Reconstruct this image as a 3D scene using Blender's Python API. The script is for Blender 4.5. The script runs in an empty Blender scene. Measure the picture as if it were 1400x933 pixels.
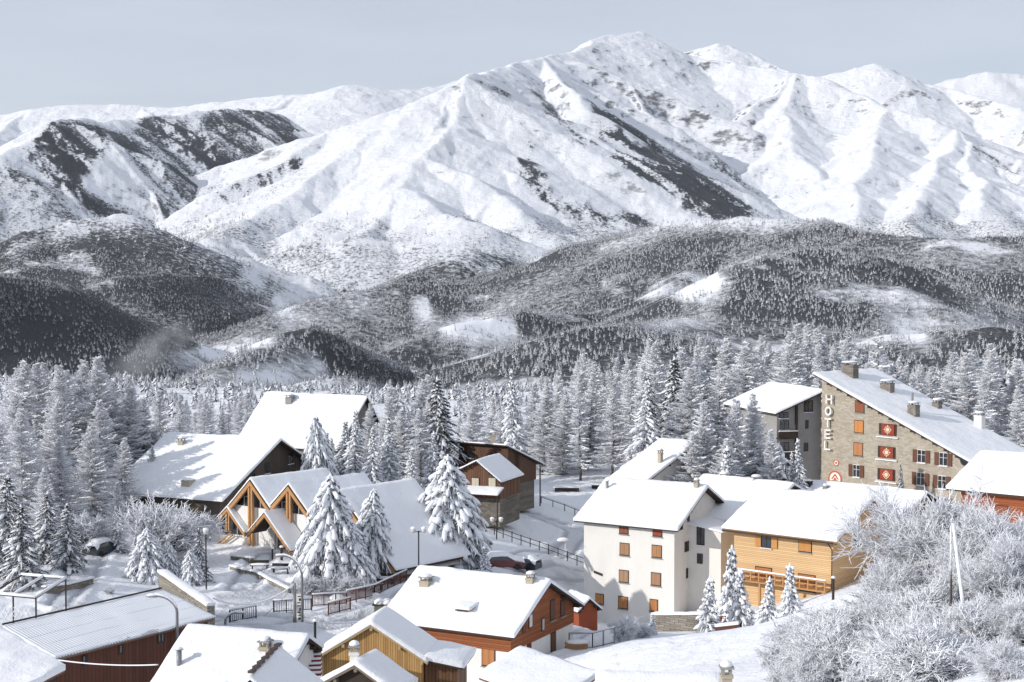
import bpy, math, random
import numpy as np
from math import radians as R, sin, cos, tan, pi, atan2, sqrt, hypot
from mathutils import Vector, Matrix
random.seed(7)
SC = bpy.context.scene
COL = SC.collection
# ------------------------------------------------------------------ camera
F_PX, CX, CY, HOR = 2050.0, 700.0, 466.5, 380.0          # focal length and principal point in photograph pixels
PITCH = math.atan((CY - HOR) / F_PX)
cam_d = bpy.data.cameras.new('camera'); cam = bpy.data.objects.new('camera', cam_d); COL.objects.link(cam)
cam_d.sensor_width = 36; cam_d.lens = F_PX / 1400 * 36; cam_d.clip_start = 1; cam_d.clip_end = 60000
cam.location = (0, 0, 0); cam.rotation_euler = (R(90) - PITCH, 0, 0)
SC.camera = cam
# ------------------------------------------------------------------ sky, sun, exposure
SUN_EL, SUN_AZ = R(22.5), atan2(-0.925, -0.38)              # sun to the left and a little behind the camera
SUN = Vector((sin(SUN_AZ) * cos(SUN_EL), cos(SUN_AZ) * cos(SUN_EL), sin(SUN_EL)))
w = bpy.data.worlds.new('World'); SC.world = w; w.use_nodes = True
nt = w.node_tree; nt.nodes.clear()
def wn(t, **k):
    n = nt.nodes.new(t)
    for a, b in k.items(): setattr(n, a, b)
    return n
sky = wn('ShaderNodeTexSky', sky_type='NISHITA', sun_disc=False, sun_elevation=SUN_EL, sun_rotation=SUN_AZ % (2 * pi),
         altitude=1600, air_density=1.0, dust_density=1.4, ozone_density=1.2)
tc = wn('ShaderNodeTexCoord'); mp = wn('ShaderNodeMapping'); mp.inputs['Scale'].default_value = (1, 1, 6)
mp.inputs['Location'].default_value = (.3, 0, .1)
ns = wn('ShaderNodeTexNoise'); ns.inputs['Scale'].default_value = 1.6; ns.inputs['Detail'].default_value = 7; ns.inputs['Roughness'].default_value = .55
cr = wn('ShaderNodeValToRGB'); cr.color_ramp.elements[0].position = .36; cr.color_ramp.elements[1].position = .72
cr.color_ramp.elements[0].color = (.55, .55, .55, 1); cr.color_ramp.elements[1].color = (.8, .8, .8, 1)
mx = wn('ShaderNodeMix', data_type='RGBA'); mx.inputs[7].default_value = (8.9, 9.4, 10.5, 1)   # thin high cloud veil
bg = wn('ShaderNodeBackground'); bg.inputs[1].default_value = 0.105
wo = wn('ShaderNodeOutputWorld')
L = nt.links.new
L(tc.outputs['Generated'], mp.inputs[0]); L(mp.outputs[0], ns.inputs[0]); L(ns.outputs[0], cr.inputs[0])
L(cr.outputs[0], mx.inputs[0]); L(sky.outputs[0], mx.inputs[6]); L(mx.outputs[2], bg.inputs[0]); L(bg.outputs[0], wo.inputs[0])
sd = bpy.data.lights.new('sun', 'SUN'); sd.energy = 4.1; sd.angle = R(.53); sd.color = (1, .95, .89)
so = bpy.data.objects.new('sun', sd); COL.objects.link(so); so.rotation_euler = (-SUN).to_track_quat('-Z', 'Y').to_euler()
SC.view_settings.view_transform = 'Standard'; SC.view_settings.look = 'None'; SC.view_settings.gamma = 1
SC.view_settings.use_curve_mapping = False; SC.view_settings.exposure = -0.2
SC.render.engine = 'CYCLES'; cy = SC.cycles
cy.use_denoising = True; cy.max_bounces = 6; cy.diffuse_bounces = 3; cy.glossy_bounces = 2; cy.transmission_bounces = 3
cy.transparent_max_bounces = 6; cy.volume_bounces = 0; cy.use_adaptive_sampling = True; cy.adaptive_threshold = .02

# ------------------------------------------------------------------ pixel of the photograph -> place in the world
cp, sp = cos(PITCH), sin(PITCH)
def P(px, py, d):
    """point seen at photo pixel (px,py) whose forward distance is d"""
    u, v = (px - CX) / F_PX, -(py - CY) / F_PX
    y, z = cp + sp * v, -sp + cp * v
    return Vector((u * d / y, d, z * d / y))
def proj(x, y, z):
    yc = y * cp - z * sp; zc = y * sp + z * cp
    return CX + F_PX * x / yc, CY - F_PX * zc / yc

# ------------------------------------------------------------------ noise (numpy)
_rs = np.random.RandomState(3); _perm = _rs.permutation(65536); _val = _rs.rand(65536) * 2 - 1
def vnoise(x, y, seed=0):
    xi = np.floor(x).astype(np.int64); yi = np.floor(y).astype(np.int64); fx = x - xi; fy = y - yi
    fx = fx * fx * fx * (fx * (fx * 6 - 15) + 10); fy = fy * fy * fy * (fy * (fy * 6 - 15) + 10)
    def h(a, b): return _val[_perm[(a + _perm[(b + seed * 131) & 65535]) & 65535]]
    a = h(xi, yi); b = h(xi + 1, yi); c = h(xi, yi + 1); d = h(xi + 1, yi + 1)
    return (a + (b - a) * fx) * (1 - fy) + (c + (d - c) * fx) * fy
def fbm(x, y, sc, octv=5, gain=.5, seed=0, ridged=False):
    out = 0; amp = 1; tot = 0; x = x / sc; y = y / sc
    for o in range(octv):
        n = vnoise(x, y, seed + o)
        if ridged: n = 1 - 2 * np.abs(n)
        out = out + n * amp; tot += amp; amp *= gain; x, y = x * 2.03 * .96 - y * 2.03 * .28 + 5.2, x * 2.03 * .28 + y * 2.03 * .96 + 1.7
    return out / tot
def sstep(a, b, x):
    t = np.clip((x - a) / (b - a), 0, 1); return t * t * (3 - 2 * t)
# ------------------------------------------------------------------ near ground: heights known at these (pixel, distance) points
GC = [(350,757,150),(420,765,146),(290,765,150),(100,772,138),(0,800,128),(250,800,135),(480,815,136),(350,858,118),(420,852,121),(520,835,125),
      (560,792,142),(600,775,150),(650,770,155),(700,785,146),(760,770,160),(780,760,175),(700,742,170),(640,722,172),(780,725,190),(650,703,183),(740,690,198),
      (700,668,215),(800,650,225),(560,655,225),(900,655,225),(100,700,175),(0,720,175),(250,700,178),(400,650,205),(150,640,230),(0,650,240),
      (785,795,160),(790,825,152),(798,850,153),(860,856,147),(920,852,147),(945,826,155),(985,818,157),(800,858,143),(960,835,150),(830,862,128),(780,884,122),(740,900,116),(690,950,108),(560,960,112),
      (1000,835,141),(1060,835,138),(1120,815,136),(1180,800,138),(1240,770,145),(1320,745,150),(1400,720,155),(1000,720,190),(1130,690,195),(1250,690,190),(1400,680,180),
      (960,866,124),(1040,858,122),(900,866,124),(1090,848,118),
      (850,884,106),(950,870,103),(1050,852,98),(1130,822,94),(1200,792,92),(1300,760,90),(1400,740,90),
      (830,950,78),(1000,945,70),(1200,940,56),(1400,930,46),(1100,880,85),(1250,850,72),(1400,800,70),(900,920,90),
      (500,1040,88),(350,1060,84),(250,960,100),(100,970,95),(0,1050,72),(200,880,112),(700,1040,80),(0,860,110),
      (300,1500,40),(700,1450,40),(1100,1150,38),(1400,1050,36),(700,2500,16),(300,2600,16),(1200,1900,16),
      (300,560,400),(100,560,400),(500,560,420),(700,560,430),(900,560,430),(1100,560,430),(1400,560,420),(-200,560,400),(1600,560,400),
      (-200,760,150),(-200,900,100),(1600,720,150),(1600,800,80),(-300,650,230),(1700,650,230),
      (250,528,700),(0,524,700),(400,545,700),(600,556,700),(800,550,700),(1100,530,700),(1400,510,700),(1700,500,700),(-300,520,700),
      (0,530,1000),(300,545,1000),(700,580,1000),(1100,550,1000),(1500,500,1000),(-300,510,1000),(1900,490,1000)]
gp = np.array([tuple(P(*c)) for c in GC])
def near_h(x, y):
    """smooth interpolation of the control heights in perspective-scaled plan space"""
    def warp(x, y): return np.stack([x / np.maximum(y, 12) * 2.6, np.log(np.maximum(y, 12) / 60) * 1.6], -1)
    q = warp(gp[:, 0], gp[:, 1]); n = len(q)
    k = lambda r2: np.sqrt(r2 + .004)
    A = k(((q[:, None] - q[None]) ** 2).sum(-1)) + np.eye(n) * -.004
    Z = gp[:, 2]; m = np.concatenate([np.ones((n, 1)), q], 1)
    M = np.block([[A, m], [m.T, np.zeros((3, 3))]]); wgt = np.linalg.solve(M, np.concatenate([Z, np.zeros(3)]))
    out = np.empty(x.shape); sh = x.shape; x = x.ravel(); y = y.ravel(); res = np.empty(x.size)
    for i in range(0, x.size, 60000):
        p = warp(x[i:i + 60000], y[i:i + 60000])
        d2 = ((p[:, None, :] - q[None]) ** 2).sum(-1)
        res[i:i + 60000] = k(d2) @ wgt[:n] + wgt[n] + p @ wgt[n + 1:]
    return res.reshape(sh)
_rng = random.Random(5)
# crest lines of hills and mountains: list of (px, py, distance), flank slope, spur spacing, forest factor
RIDGES = [
 # far skyline behind the scarp
 dict(p=[(-500,190,9800),(-150,168,9800),(0,158,9700),(60,148,9700),(150,143,9700),(215,148,9600),(330,138,9400),(420,130,9300),(475,117,9200),(530,125,9300),(600,119,9600),(680,100,10000)], s=.42, sp=700),
 # the shaded scarp in front of it
 dict(p=[(-500,290,4600),(-150,245,5100),(0,213,5600),(45,190,5900),(65,168,6100),(110,161,6300),(150,169,6450)], s=.62, sp=330, hs=.45),
 dict(p=[(150,169,6450),(200,163,6700),(290,152,7200),(340,150,7500),(385,160,7800),(425,190,7900)], s=.62, sp=300, hs=.5),
 dict(p=[(475,117,9200),(452,170,8700),(434,225,8100)], s=.5, sp=400, hs=.5),
 # summit chain
 dict(p=[(640,108,6600),(665,98,7200),(700,90,7800),(760,76,8500),(830,50,9300),(872,46,9600),(895,62,9600),(935,78,9500),(1010,88,9300),(1090,99,9000),(1130,112,8800)], s=.58, sp=520, hs=.8),
 dict(p=[(1090,99,9000),(1160,128,8600),(1210,150,8300),(1290,167,8000),(1310,175,7950),(1360,215,7800),(1420,258,7600),(1500,310,7200)], s=.6, sp=380, hs=.8),
 dict(p=[(900,80,11600),(945,70,11600),(985,61,11600),(1000,65,11600),(1022,73,11600),(1060,90,11600),(1100,104,11600)], s=.6, sp=700),
 dict(p=[(1060,108,11200),(1120,106,11200),(1160,98,11200),(1200,88,11200),(1228,100,11200),(1262,114,11200),(1295,122,11100),(1400,150,10400),(1600,200,9600)], s=.6, sp=600),
 dict(p=[(1240,122,13000),(1310,106,13000),(1355,97,13000),(1400,102,13000),(1600,110,13000),(1900,140,13000)], s=.55, sp=900),
 # front mountain with its long left edge
 dict(p=[(640,108,6600),(600,126,6500),(560,151,6350),(510,181,6150),(470,205,5950),(430,235,5700),(390,270,5400),(350,300,5100),(292,327,4700)], s=.5, sp=430, hs=.7),
 dict(p=[(640,108,6600),(622,170,6100),(575,230,5500),(540,290,4950),(500,320,4650)], s=.46, sp=380, hs=.6),
 dict(p=[(640,108,6600),(685,128,6500),(708,165,6250),(722,215,5950),(742,258,5900),(795,290,6050),(860,303,6300)], s=.6, sp=360, hs=.55),
 dict(p=[(560,260,5200),(600,280,4900),(640,300,4700)], s=.45, sp=300, hs=.6),
 # its ribs, running away to the right: their far sides lie in shade
 dict(p=[(700,90,7800),(745,132,7350),(785,170,7450),(815,208,7700),(835,250,7700)], s=.58, sp=340, hs=.5),
 dict(p=[(745,84,8200),(775,118,7300),(808,150,6850),(850,188,7000),(905,236,7350),(965,276,7750),(1040,298,8200)], s=.62, sp=360, hs=.5),
 # ribs of the summit
 dict(p=[(872,46,9600),(882,100,9000),(905,145,8700),(950,185,8850),(1000,230,9050),(1050,265,9200)], s=.6, sp=380, hs=.5),
 dict(p=[(935,78,9500),(985,98,9650),(1040,126,9900),(1065,160,9900)], s=.58, sp=380, hs=.5),
 dict(p=[(1090,99,9000),(1078,150,8300),(1085,200,7700),(1115,245,7200),(1135,290,6700)], s=.55, sp=380, hs=.6),
 dict(p=[(1210,150,8300),(1190,200,7500),(1175,250,6800),(1165,300,6200)], s=.5, sp=330, hs=.6),
 dict(p=[(1310,175,7950),(1290,220,7200),(1262,265,6500),(1240,305,5900)], s=.55, sp=240, hs=.6),
 dict(p=[(1310,175,7950),(1335,230,7100),(1352,280,6300)], s=.55, sp=240, hs=.6),
 # wooded hills of the middle distance
 dict(p=[(-500,330,3300),(-200,335,3400),(0,352,3600),(50,317,3700),(100,302,3800),(156,292,3900),(201,317,4100),(252,333,4300),(327,363,4550),(365,408,4700)], s=.46, sp=380, hs=.6),
 dict(p=[(60,430,2900),(126,402,3000),(176,382,3100),(227,375,3300),(292,380,3500),(318,402,3650),(383,440,3850)], s=.5, sp=340, hs=.5),
 dict(p=[(-500,330,2000),(-200,352,2200),(0,379,2400),(60,388,2500),(100,402,2600),(150,420,2750),(191,438,2900),(215,470,3050)], s=.52, sp=320, hs=.5),
 dict(p=[(640,430,3200),(740,362,3500),(820,332,3500),(890,311,3400),(960,303,3300),(1040,300,3200),(1110,303,3100),(1200,320,2900),(1290,330,2800),(1400,322,2900),(1600,310,3000),(1900,310,3000)], s=.34, sp=420, hs=.6),
 dict(p=[(1060,345,2300),(1120,342,2350),(1180,350,2450),(1240,368,2550),(1290,390,2650),(1345,425,2800)], s=.42, sp=300, hs=.5),
 dict(p=[(540,395,3500),(600,360,3700),(640,345,3850),(690,350,4050),(712,370,4200),(740,400,4300)], s=.48, sp=300, hs=.5),
 dict(p=[(380,430,2900),(450,408,3000),(540,392,3100),(640,388,3200),(740,388,3400),(830,402,3500)], s=.36, sp=300, hs=.6),
 dict(p=[(560,470,2000),(640,440,2100),(720,425,2250),(790,432,2350),(850,455,2500)], s=.36, sp=260, hs=.6),
 dict(p=[(290,520,1150),(347,485,1300),(395,455,1420),(418,449,1480),(450,457,1560),(483,478,1680),(529,508,1850),(560,535,2000)], s=.5, sp=240, hs=.5),
 dict(p=[(320,535,800),(370,515,850),(410,500,900),(445,492,950),(470,505,1000),(500,525,1050),(530,545,1100)], s=.45, sp=150, hs=.5),
 dict(p=[(820,450,1500),(950,430,1700),(1080,435,1700),(1200,450,1600),(1350,440,1500)], s=.28, sp=260, hs=.6),
]
SEGS = []   # (ax, ay, az, bx, by, bz, slope)
def floor_z(y): return float(np.interp(y, [0, 1000, 1800, 3000, 5000, 9000], [-70, -90, -190, -330, -300, -200]))
def add_ridge(pts, s, spacing, level, hs=1.0):
    for a, b in zip(pts, pts[1:]): SEGS.append((*a, *b, s))
    if level >= (2 if pts[0][1] > 4600 else 3): return
    spacing *= 1.45 if (level == 0 and pts[0][1] > 4600) else 1
    acc = _rng.uniform(0, spacing); side = 1
    for a, b in zip(pts, pts[1:]):
        dx, dy, dz = b[0] - a[0], b[1] - a[1], b[2] - a[2]; ln = hypot(dx, dy)
        if ln < 1: continue
        while acc < ln:
            t = acc / ln; x, y, z = a[0] + dx * t, a[1] + dy * t, a[2] + dz * t
            for sd_ in ((1, -1) if level == 0 else (side,)):
                ang = atan2(dy, dx) + sd_ * R(_rng.uniform(55, 95) if level == 0 else _rng.uniform(38, 62))
                if level and dz > 0: ang = atan2(-dy, -dx) - sd_ * R(_rng.uniform(38, 62))
                drop = max(0, z - floor_z(y)); length = min(drop / s * _rng.uniform(.45, .8), (2200, 700, 260)[level]) * (hs if level == 0 else 1)
                if length < spacing * .35: continue
                n = 3 if level == 0 else 2; q = [(x, y, z)]; zz = z
                for k in range(n):
                    ang += R(_rng.uniform(-14, 14)); st = length / n
                    x += cos(ang) * st; y += sin(ang) * st
                    zz -= st * s * _rng.uniform(.62, .82) * (1 if level else .95); q.append((x, y, zz - 8 * (level + 1)))
                add_ridge(q, s * (1.28 if level == 0 else 1.12), spacing * .5, level + 1)
                x, y = a[0] + dx * t, a[1] + dy * t
            side = -side; acc += spacing * _rng.uniform(.7, 1.3)
        acc -= ln
for r in RIDGES:
    add_ridge([tuple(P(*q)) for q in r['p']], r['s'], r['sp'], 0, r.get('hs', 1))
# polar mesh sheet: fine near the camera, ever longer steps towards the horizon
NA = 940
az = np.concatenate([np.linspace(R(-46), R(-21), 90, endpoint=False), np.linspace(R(-21), R(21), NA), np.linspace(R(21), R(46), 91)[1:]])
yy = np.concatenate([np.linspace(6, 40, 14, endpoint=False), np.linspace(40, 100, 90, endpoint=False), np.linspace(100, 175, 300, endpoint=False), np.linspace(175, 260, 110, endpoint=False), np.geomspace(260, 4000, 330, endpoint=False), np.linspace(4000, 12000, 490, endpoint=False), np.linspace(12000, 15000, 50)])
TX = np.tan(az)[None, :] * yy[:, None]; TY = np.repeat(yy[:, None], len(az), 1)
TZ = np.interp(TY, [0, 1000, 1800, 3000, 5000, 9000, 15000], [-70, -90, -190, -330, -300, -200, -200])
wx = fbm(TX, TY, 420, 3, seed=40) * 60; wy = fbm(TX, TY, 420, 3, seed=50) * 60
amt = sstep(900, 3000, TY); WX = TX + wx * amt; WY = TY + wy * amt
base = TZ.copy(); taz = np.tan(az)
for (ax, ay, a_z, bx, by, b_z, s) in SEGS:
    zt = max(a_z, b_z); rad = (zt - floor_z(min(ay, by))) / s + 80
    if rad <= 0: continue
    y0, y1 = min(ay, by) - rad, max(ay, by) + rad; i0, i1 = np.searchsorted(yy, [y0, y1])
    if i1 <= i0: continue
    x0, x1 = min(ax, bx) - rad, max(ax, bx) + rad
    ys = [max(yy[i0], 1), yy[i1 - 1]]
    t0 = min(x0 / k for k in ys); t1 = max(x1 / k for k in ys); j0, j1 = np.searchsorted(taz, [t0, t1])
    if j1 <= j0: continue
    X = WX[i0:i1, j0:j1]; Y = WY[i0:i1, j0:j1]; dx, dy = bx - ax, by - ay; l2 = dx * dx + dy * dy + 1e-6
    t = np.clip(((X - ax) * dx + (Y - ay) * dy) / l2, 0, 1)
    ds = np.hypot(X - ax - dx * t, Y - ay - dy * t)
    h = a_z + (b_z - a_z) * t - s * (np.sqrt(ds * ds + 144) - 12)
    sub = TZ[i0:i1, j0:j1]; np.maximum(sub, h, out=sub)
REL = np.clip(TZ - base, 0, 400) / 400
far = sstep(500, 1300, TY)
n1 = fbm(TX, TY, 300, 6, .55, seed=7, ridged=True); n2 = fbm(TX, TY, 60, 4, .5, seed=17); n3 = fbm(TX, TY, 900, 3, seed=27)
TZ = TZ + far * (n1 * (5 + 11 * REL) * sstep(1200, 5000, TY) + n2 * (2 + 5 * REL) + n3 * 18 * (1 - REL))
near = near_h(TX[yy < 1400], TY[yy < 1400]); nn = near.shape[0]
near += fbm(TX[:nn], TY[:nn], 30, 4, seed=60) * .45 * sstep(20, 60, TY[:nn]) + fbm(TX[:nn], TY[:nn], 3.2, 3, seed=66) * .07 + fbm(TX[:nn], TY[:nn], 150, 4, seed=70) * 9 * sstep(260, 500, TY[:nn])
TRACK = np.zeros(TX.shape)
for pl in [[(290,866,119),(420,858,123),(500,838,127),(560,815,137),(640,795,147),(730,785,153),(800,772,166)], [(120,745,158),(124,770,147),(112,800,134),(80,840,121)], [(640,800,146),(700,770,156),(760,740,172),(790,700,190),(700,690,194)],
           [(300,850,122),(380,845,124),(450,852,122),(520,840,124)], [(330,800,134),(345,775,143),(362,757,149)], [(700,905,116),(760,885,122),(790,868,128),(860,853,146)]]:
    q = [P(*c) for c in pl]; D = np.full(near.shape, 1e9); wv_ = fbm(TX[:nn], TY[:nn], 9, 2, seed=160) * .5
    for a, b in zip(q, q[1:]):
        dx, dy = b.x - a.x, b.y - a.y; t = np.clip(((TX[:nn] - a.x) * dx + (TY[:nn] - a.y) * dy) / (dx * dx + dy * dy), 0, 1); D = np.minimum(D, np.hypot(TX[:nn] - a.x - dx * t, TY[:nn] - a.y - dy * t))
    D = D + wv_; rut = np.exp(-((np.abs(D - .1) - .8) / .26) ** 2); bank = np.exp(-((D - 1.9) / .5) ** 2) * (1 + .8 * fbm(TX[:nn], TY[:nn], 1.6, 3, seed=161))
    near += -.13 * rut + .22 * bank - .1 * sstep(1.7, 1.2, D) if False else -.13 * rut + .2 * bank; TRACK[:nn] = np.maximum(TRACK[:nn], rut * .8 + .45 * (D < 1.4))
near += np.minimum(fbm(TX[:nn], TY[:nn], 1.5, 2, seed=165), -.25) * .35 * (TY[:nn] < 200)
k = sstep(560, 1250, TY[:nn]); TZ[:nn] = near * (1 - k) + np.maximum(TZ[:nn], near - 400 * k) * k
# ------------------------------------------------------------------ materials
class N:
    """small node-tree writer"""
    def __init__(s, name, rough=.9, spec=.2):
        s.m = bpy.data.materials.new(name); s.m.use_nodes = True; s.t = s.m.node_tree
        s.b = s.t.nodes['Principled BSDF']; s.b.inputs['Roughness'].default_value = rough
        s.b.inputs['Specular IOR Level'].default_value = spec; s.out = s.t.nodes['Material Output']
    def n(s, t, **k):
        x = s.t.nodes.new(t)
        for a, b in k.items(): setattr(x, a, b)
        return x
    def l(s, a, b): s.t.links.new(a, b)
    def val(s, sock, v):
        if hasattr(v, 'is_output') or hasattr(v, 'links'): s.l(v, sock)
        else: sock.default_value = (tuple(v) + (1,)) if isinstance(v, (tuple, list)) and len(v) == 3 and sock.type == 'RGBA' else v
    def pos(s): return s.n('ShaderNodeNewGeometry').outputs['Position']
    def obj(s): return s.n('ShaderNodeTexCoord').outputs['Object']
    def mapping(s, v, scale=(1, 1, 1), rot=(0, 0, 0)):
        m = s.n('ShaderNodeMapping'); s.l(v, m.inputs[0]); m.inputs['Scale'].default_value = scale; m.inputs['Rotation'].default_value = rot; return m.outputs[0]
    def noise(s, v, scale, detail=4, rough=.5):
        m = s.n('ShaderNodeTexNoise'); s.l(v, m.inputs['Vector']); m.inputs['Scale'].default_value = scale; m.inputs['Detail'].default_value = detail; m.inputs['Roughness'].default_value = rough; return m.outputs[0]
    def ramp(s, v, a, b, ca=0., cb=1.):
        m = s.n('ShaderNodeMapRange'); s.val(m.inputs[0], v); m.inputs[1].default_value = a; m.inputs[2].default_value = b; m.inputs[3].default_value = ca; m.inputs[4].default_value = cb; return m.outputs[0]
    def mix(s, f, a, b):
        m = s.n('ShaderNodeMix', data_type='RGBA'); s.val(m.inputs[0], f); s.val(m.inputs[6], a); s.val(m.inputs[7], b); return m.outputs[2]
    def math(s, op, a, b=0., clamp=False):
        m = s.n('ShaderNodeMath', operation=op); m.use_clamp = clamp; s.val(m.inputs[0], a); s.val(m.inputs[1], b); return m.outputs[0]
    def bump(s, h, strength=.5, dist=.1):
        m = s.n('ShaderNodeBump'); m.inputs['Strength'].default_value = strength; m.inputs['Distance'].default_value = dist; s.l(h, m.inputs['Height']); s.l(m.outputs[0], s.b.inputs['Normal'])
    def col(s, c): s.val(s.b.inputs['Base Color'], c); return s.m
    def nz(s):
        m = s.n('ShaderNodeSeparateXYZ'); s.l(s.n('ShaderNodeNewGeometry').outputs['Normal'], m.inputs[0]); return m.outputs[2]
    def attr(s, name):
        m = s.n('ShaderNodeAttribute'); m.attribute_name = name; return m.outputs['Fac']
SNOW = (.84, .86, .9)
def mat_terrain():
    a = N('snowy_ground', .75, .15); p = a.pos(); nz = a.nz()
    f = a.attr('forest'); rk = a.attr('rock')
    speck = a.noise(p, .085, 6, .75); fine = a.noise(p, .3, 3, .6)
    rn = a.noise(a.mapping(p, (1, 1, 2.2)), .02, 8, .72)
    rock = a.math('ADD', a.ramp(nz, .70, .90, 1, 0), a.math('MULTIPLY', a.math('SUBTRACT', rn, .5), 2.3))
    rock = a.math('ADD', rock, a.math('MULTIPLY', a.attr('crest'), .45))
    rock = a.math('MULTIPLY', a.ramp(rock, .8, 1.25), rk, True)
    rcol = a.mix(a.noise(p, .03, 5, .6), (.11, .115, .125), (.2, .2, .205))
    c = a.mix(rock, SNOW, rcol)
    tree = a.mix(a.ramp(fine, .35, .7), (.035, .04, .045), (.14, .145, .155))
    fm = a.math('ADD', a.math('MULTIPLY', f, 1.5), a.math('MULTIPLY', a.math('SUBTRACT', speck, .55), a.ramp(rk, 0, .8, 1.6, 4.2)))
    bare = a.attr('bare'); tree = a.mix(bare, tree, (.03, .034, .04)); fm = a.math('ADD', fm, a.math('MULTIPLY', bare, .6))  # bare holds painted hillside shade: darker, denser tree colour
    c = a.mix(a.math('MULTIPLY', a.ramp(fm, .45, 1.05), a.ramp(f, .02, .15)), c, tree)
    c = a.mix(a.attr('road'), c, (.5, .52, .56))
    a.col(c)
    h = a.math('ADD', a.math('ADD', a.math('MULTIPLY', a.noise(p, .6, 6, .6), .35), a.math('MULTIPLY', a.noise(p, 1.9, 5, .7), .22)), a.math('MULTIPLY', a.math('MULTIPLY', speck, f), 14))
    h = a.math('ADD', h, a.math('MULTIPLY', a.math('MULTIPLY', rn, rk), 22))
    h = a.math('ADD', h, a.math('MULTIPLY', a.math('MULTIPLY', a.noise(p, 2.6, 3, .6), a.attr('road')), .5))
    a.bump(h, .7, 1.0)
    return a.m
def np_mesh(name, V, F, mat, smooth=True, attrs=None):
    """V (n,3) array, F (m,k) array of equal-sided faces"""
    me = bpy.data.meshes.new(name); m, kk = F.shape
    me.vertices.add(len(V)); me.vertices.foreach_set('co', np.ascontiguousarray(V, dtype=np.float32).ravel())
    me.loops.add(m * kk); me.loops.foreach_set('vertex_index', np.ascontiguousarray(F, dtype=np.int32).ravel())
    me.polygons.add(m); me.polygons.foreach_set('loop_start', np.arange(0, m * kk, kk, dtype=np.int32))
    me.polygons.foreach_set('loop_total', np.full(m, kk, dtype=np.int32))
    if smooth: me.polygons.foreach_set('use_smooth', np.ones(m, bool))
    me.update(calc_edges=True)
    for k2, v in (attrs or {}).items():
        at = me.attributes.new(k2, 'FLOAT', 'POINT'); at.data.foreach_set('value', np.ascontiguousarray(v, dtype=np.float32).ravel())
    if mat: me.materials.append(mat)
    return me
def link(name, me, parent=None):
    o = bpy.data.objects.new(name, me); COL.objects.link(o)
    if parent: o.parent = parent
    return o
# ------------------------------------------------------------------ what grows where, with painted hillside shade (baked on the ground itself)
def inpoly(px, py, poly):
    r = np.zeros(px.shape, bool); n = len(poly)
    for i in range(n):
        x1, y1 = poly[i]; x2, y2 = poly[(i + 1) % n]
        if y1 == y2: continue
        c = ((y1 > py) != (y2 > py)) & (px < (x2 - x1) * (py - y1) / (y2 - y1) + x1); r ^= c
    return r
def proj_np(x, y, z):
    yc = y * cp - z * sp; zc = y * sp + z * cp
    return CX + F_PX * x / yc, CY - F_PX * zc / yc
WOODS_SHADE = [  # mountain woods, and shade of ribs and scarps painted in as woods, density
 ([(44,190),(65,167),(110,160),(158,172),(165,200),(130,225),(115,262),(160,285),(250,300),(210,322),(120,300),(60,262),(42,225)], .85, 5500, 8000),
 ([(158,172),(235,158),(330,148),(395,160),(432,205),(418,245),(380,290),(330,322),(250,312),(190,262)], .72, 5500, 8200),
 ([(300,150),(372,150),(392,178),(372,196),(345,180)], .72, 5500, 8200),
 ([(705,170),(722,185),(735,230),(760,268),(820,288),(900,300),(905,318),(790,318),(722,262)], 1.1, 4500, 7900),
 ([(806,148),(852,172),(905,205),(960,238),(1000,262),(1036,296),(990,303),(930,280),(868,238),(828,196)], 1.15, 5000, 9400),
 ([(738,132),(772,150),(812,186),(812,206),(782,192),(752,158)], .75, 5000, 8900),
 ([(968,172),(1010,190),(1035,222),(1020,262),(990,238)], .6, 5000, 9900),
 ([(820,165),(880,190),(960,240),(1060,250),(1080,298),(1000,298),(930,270),(870,235)], .45, 5200, 9600),
 ([(480,300),(560,285),(640,300),(720,290),(800,300),(800,330),(480,340)], .5, 3500, 7000),
 ([(1052,240),(1095,232),(1118,300),(1040,300)], .55, 4800, 8600),
 ([(700,95),(735,112),(775,150),(800,200),(770,190),(740,150)], .55, 6500, 8600),
 ([(640,112),(690,132),(716,170),(700,172),(668,140)], .6, 6000, 7500),
 ([(1130,110),(1200,150),(1290,172),(1240,172),(1160,150)], .4, 6500, 9000),
 ([(1290,170),(1312,180),(1372,235),(1400,262),(1400,240),(1360,205)], .7, 5500, 8000),
 ([(0,215),(45,240),(110,300),(160,300),(0,345)], .5, 4500, 8000)]
CLEAR = [([(596,440),(640,434),(694,440),(700,462),(640,472),(600,466)], 1), ([(815,392),(850,378),(900,384),(960,374),(1000,386),(990,410),(900,408),(850,410)], .95),
 ([(205,490),(260,478),(345,466),(385,464),(370,480),(330,486),(300,500),(240,494)], 1), ([(322,372),(352,366),(362,392),(340,402),(322,392)], .9),
 ([(366,418),(400,385),(420,380),(412,410),(384,440)], .9), ([(385,310),(420,308),(416,326),(390,330)], .9), ([(430,330),(470,318),(462,345),(436,345)], .8),
 ([(500,330),(522,290),(545,295),(520,340)], .8), ([(0,345),(60,318),(160,296),(165,312),(110,318),(70,335),(0,360)], .85), ([(90,365),(160,350),(175,372),(110,392)], .5),
 ([(330,512),(400,503),(440,497),(455,515),(400,530),(340,530)], .6), ([(560,410),(585,405),(598,440),(570,440)], .9), ([(720,330),(756,335),(740,360),(715,350)], .8),
 ([(850,440),(960,425),(1000,432),(960,446),(880,452)], .5), ([(1230,445),(1270,450),(1262,480),(1240,478)], .8), ([(600,330),(680,310),(700,330),(640,345)],.5)]
PX, PY = proj_np(TX, TY, TZ)
wob = fbm(TX, TY, 260, 4, seed=90); PXw = PX + (wob * 22 + fbm(TX, TY, 60, 3, seed=97) * 12); PYw = PY + fbm(TX, TY, 260, 4, seed=95) * 13
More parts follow.
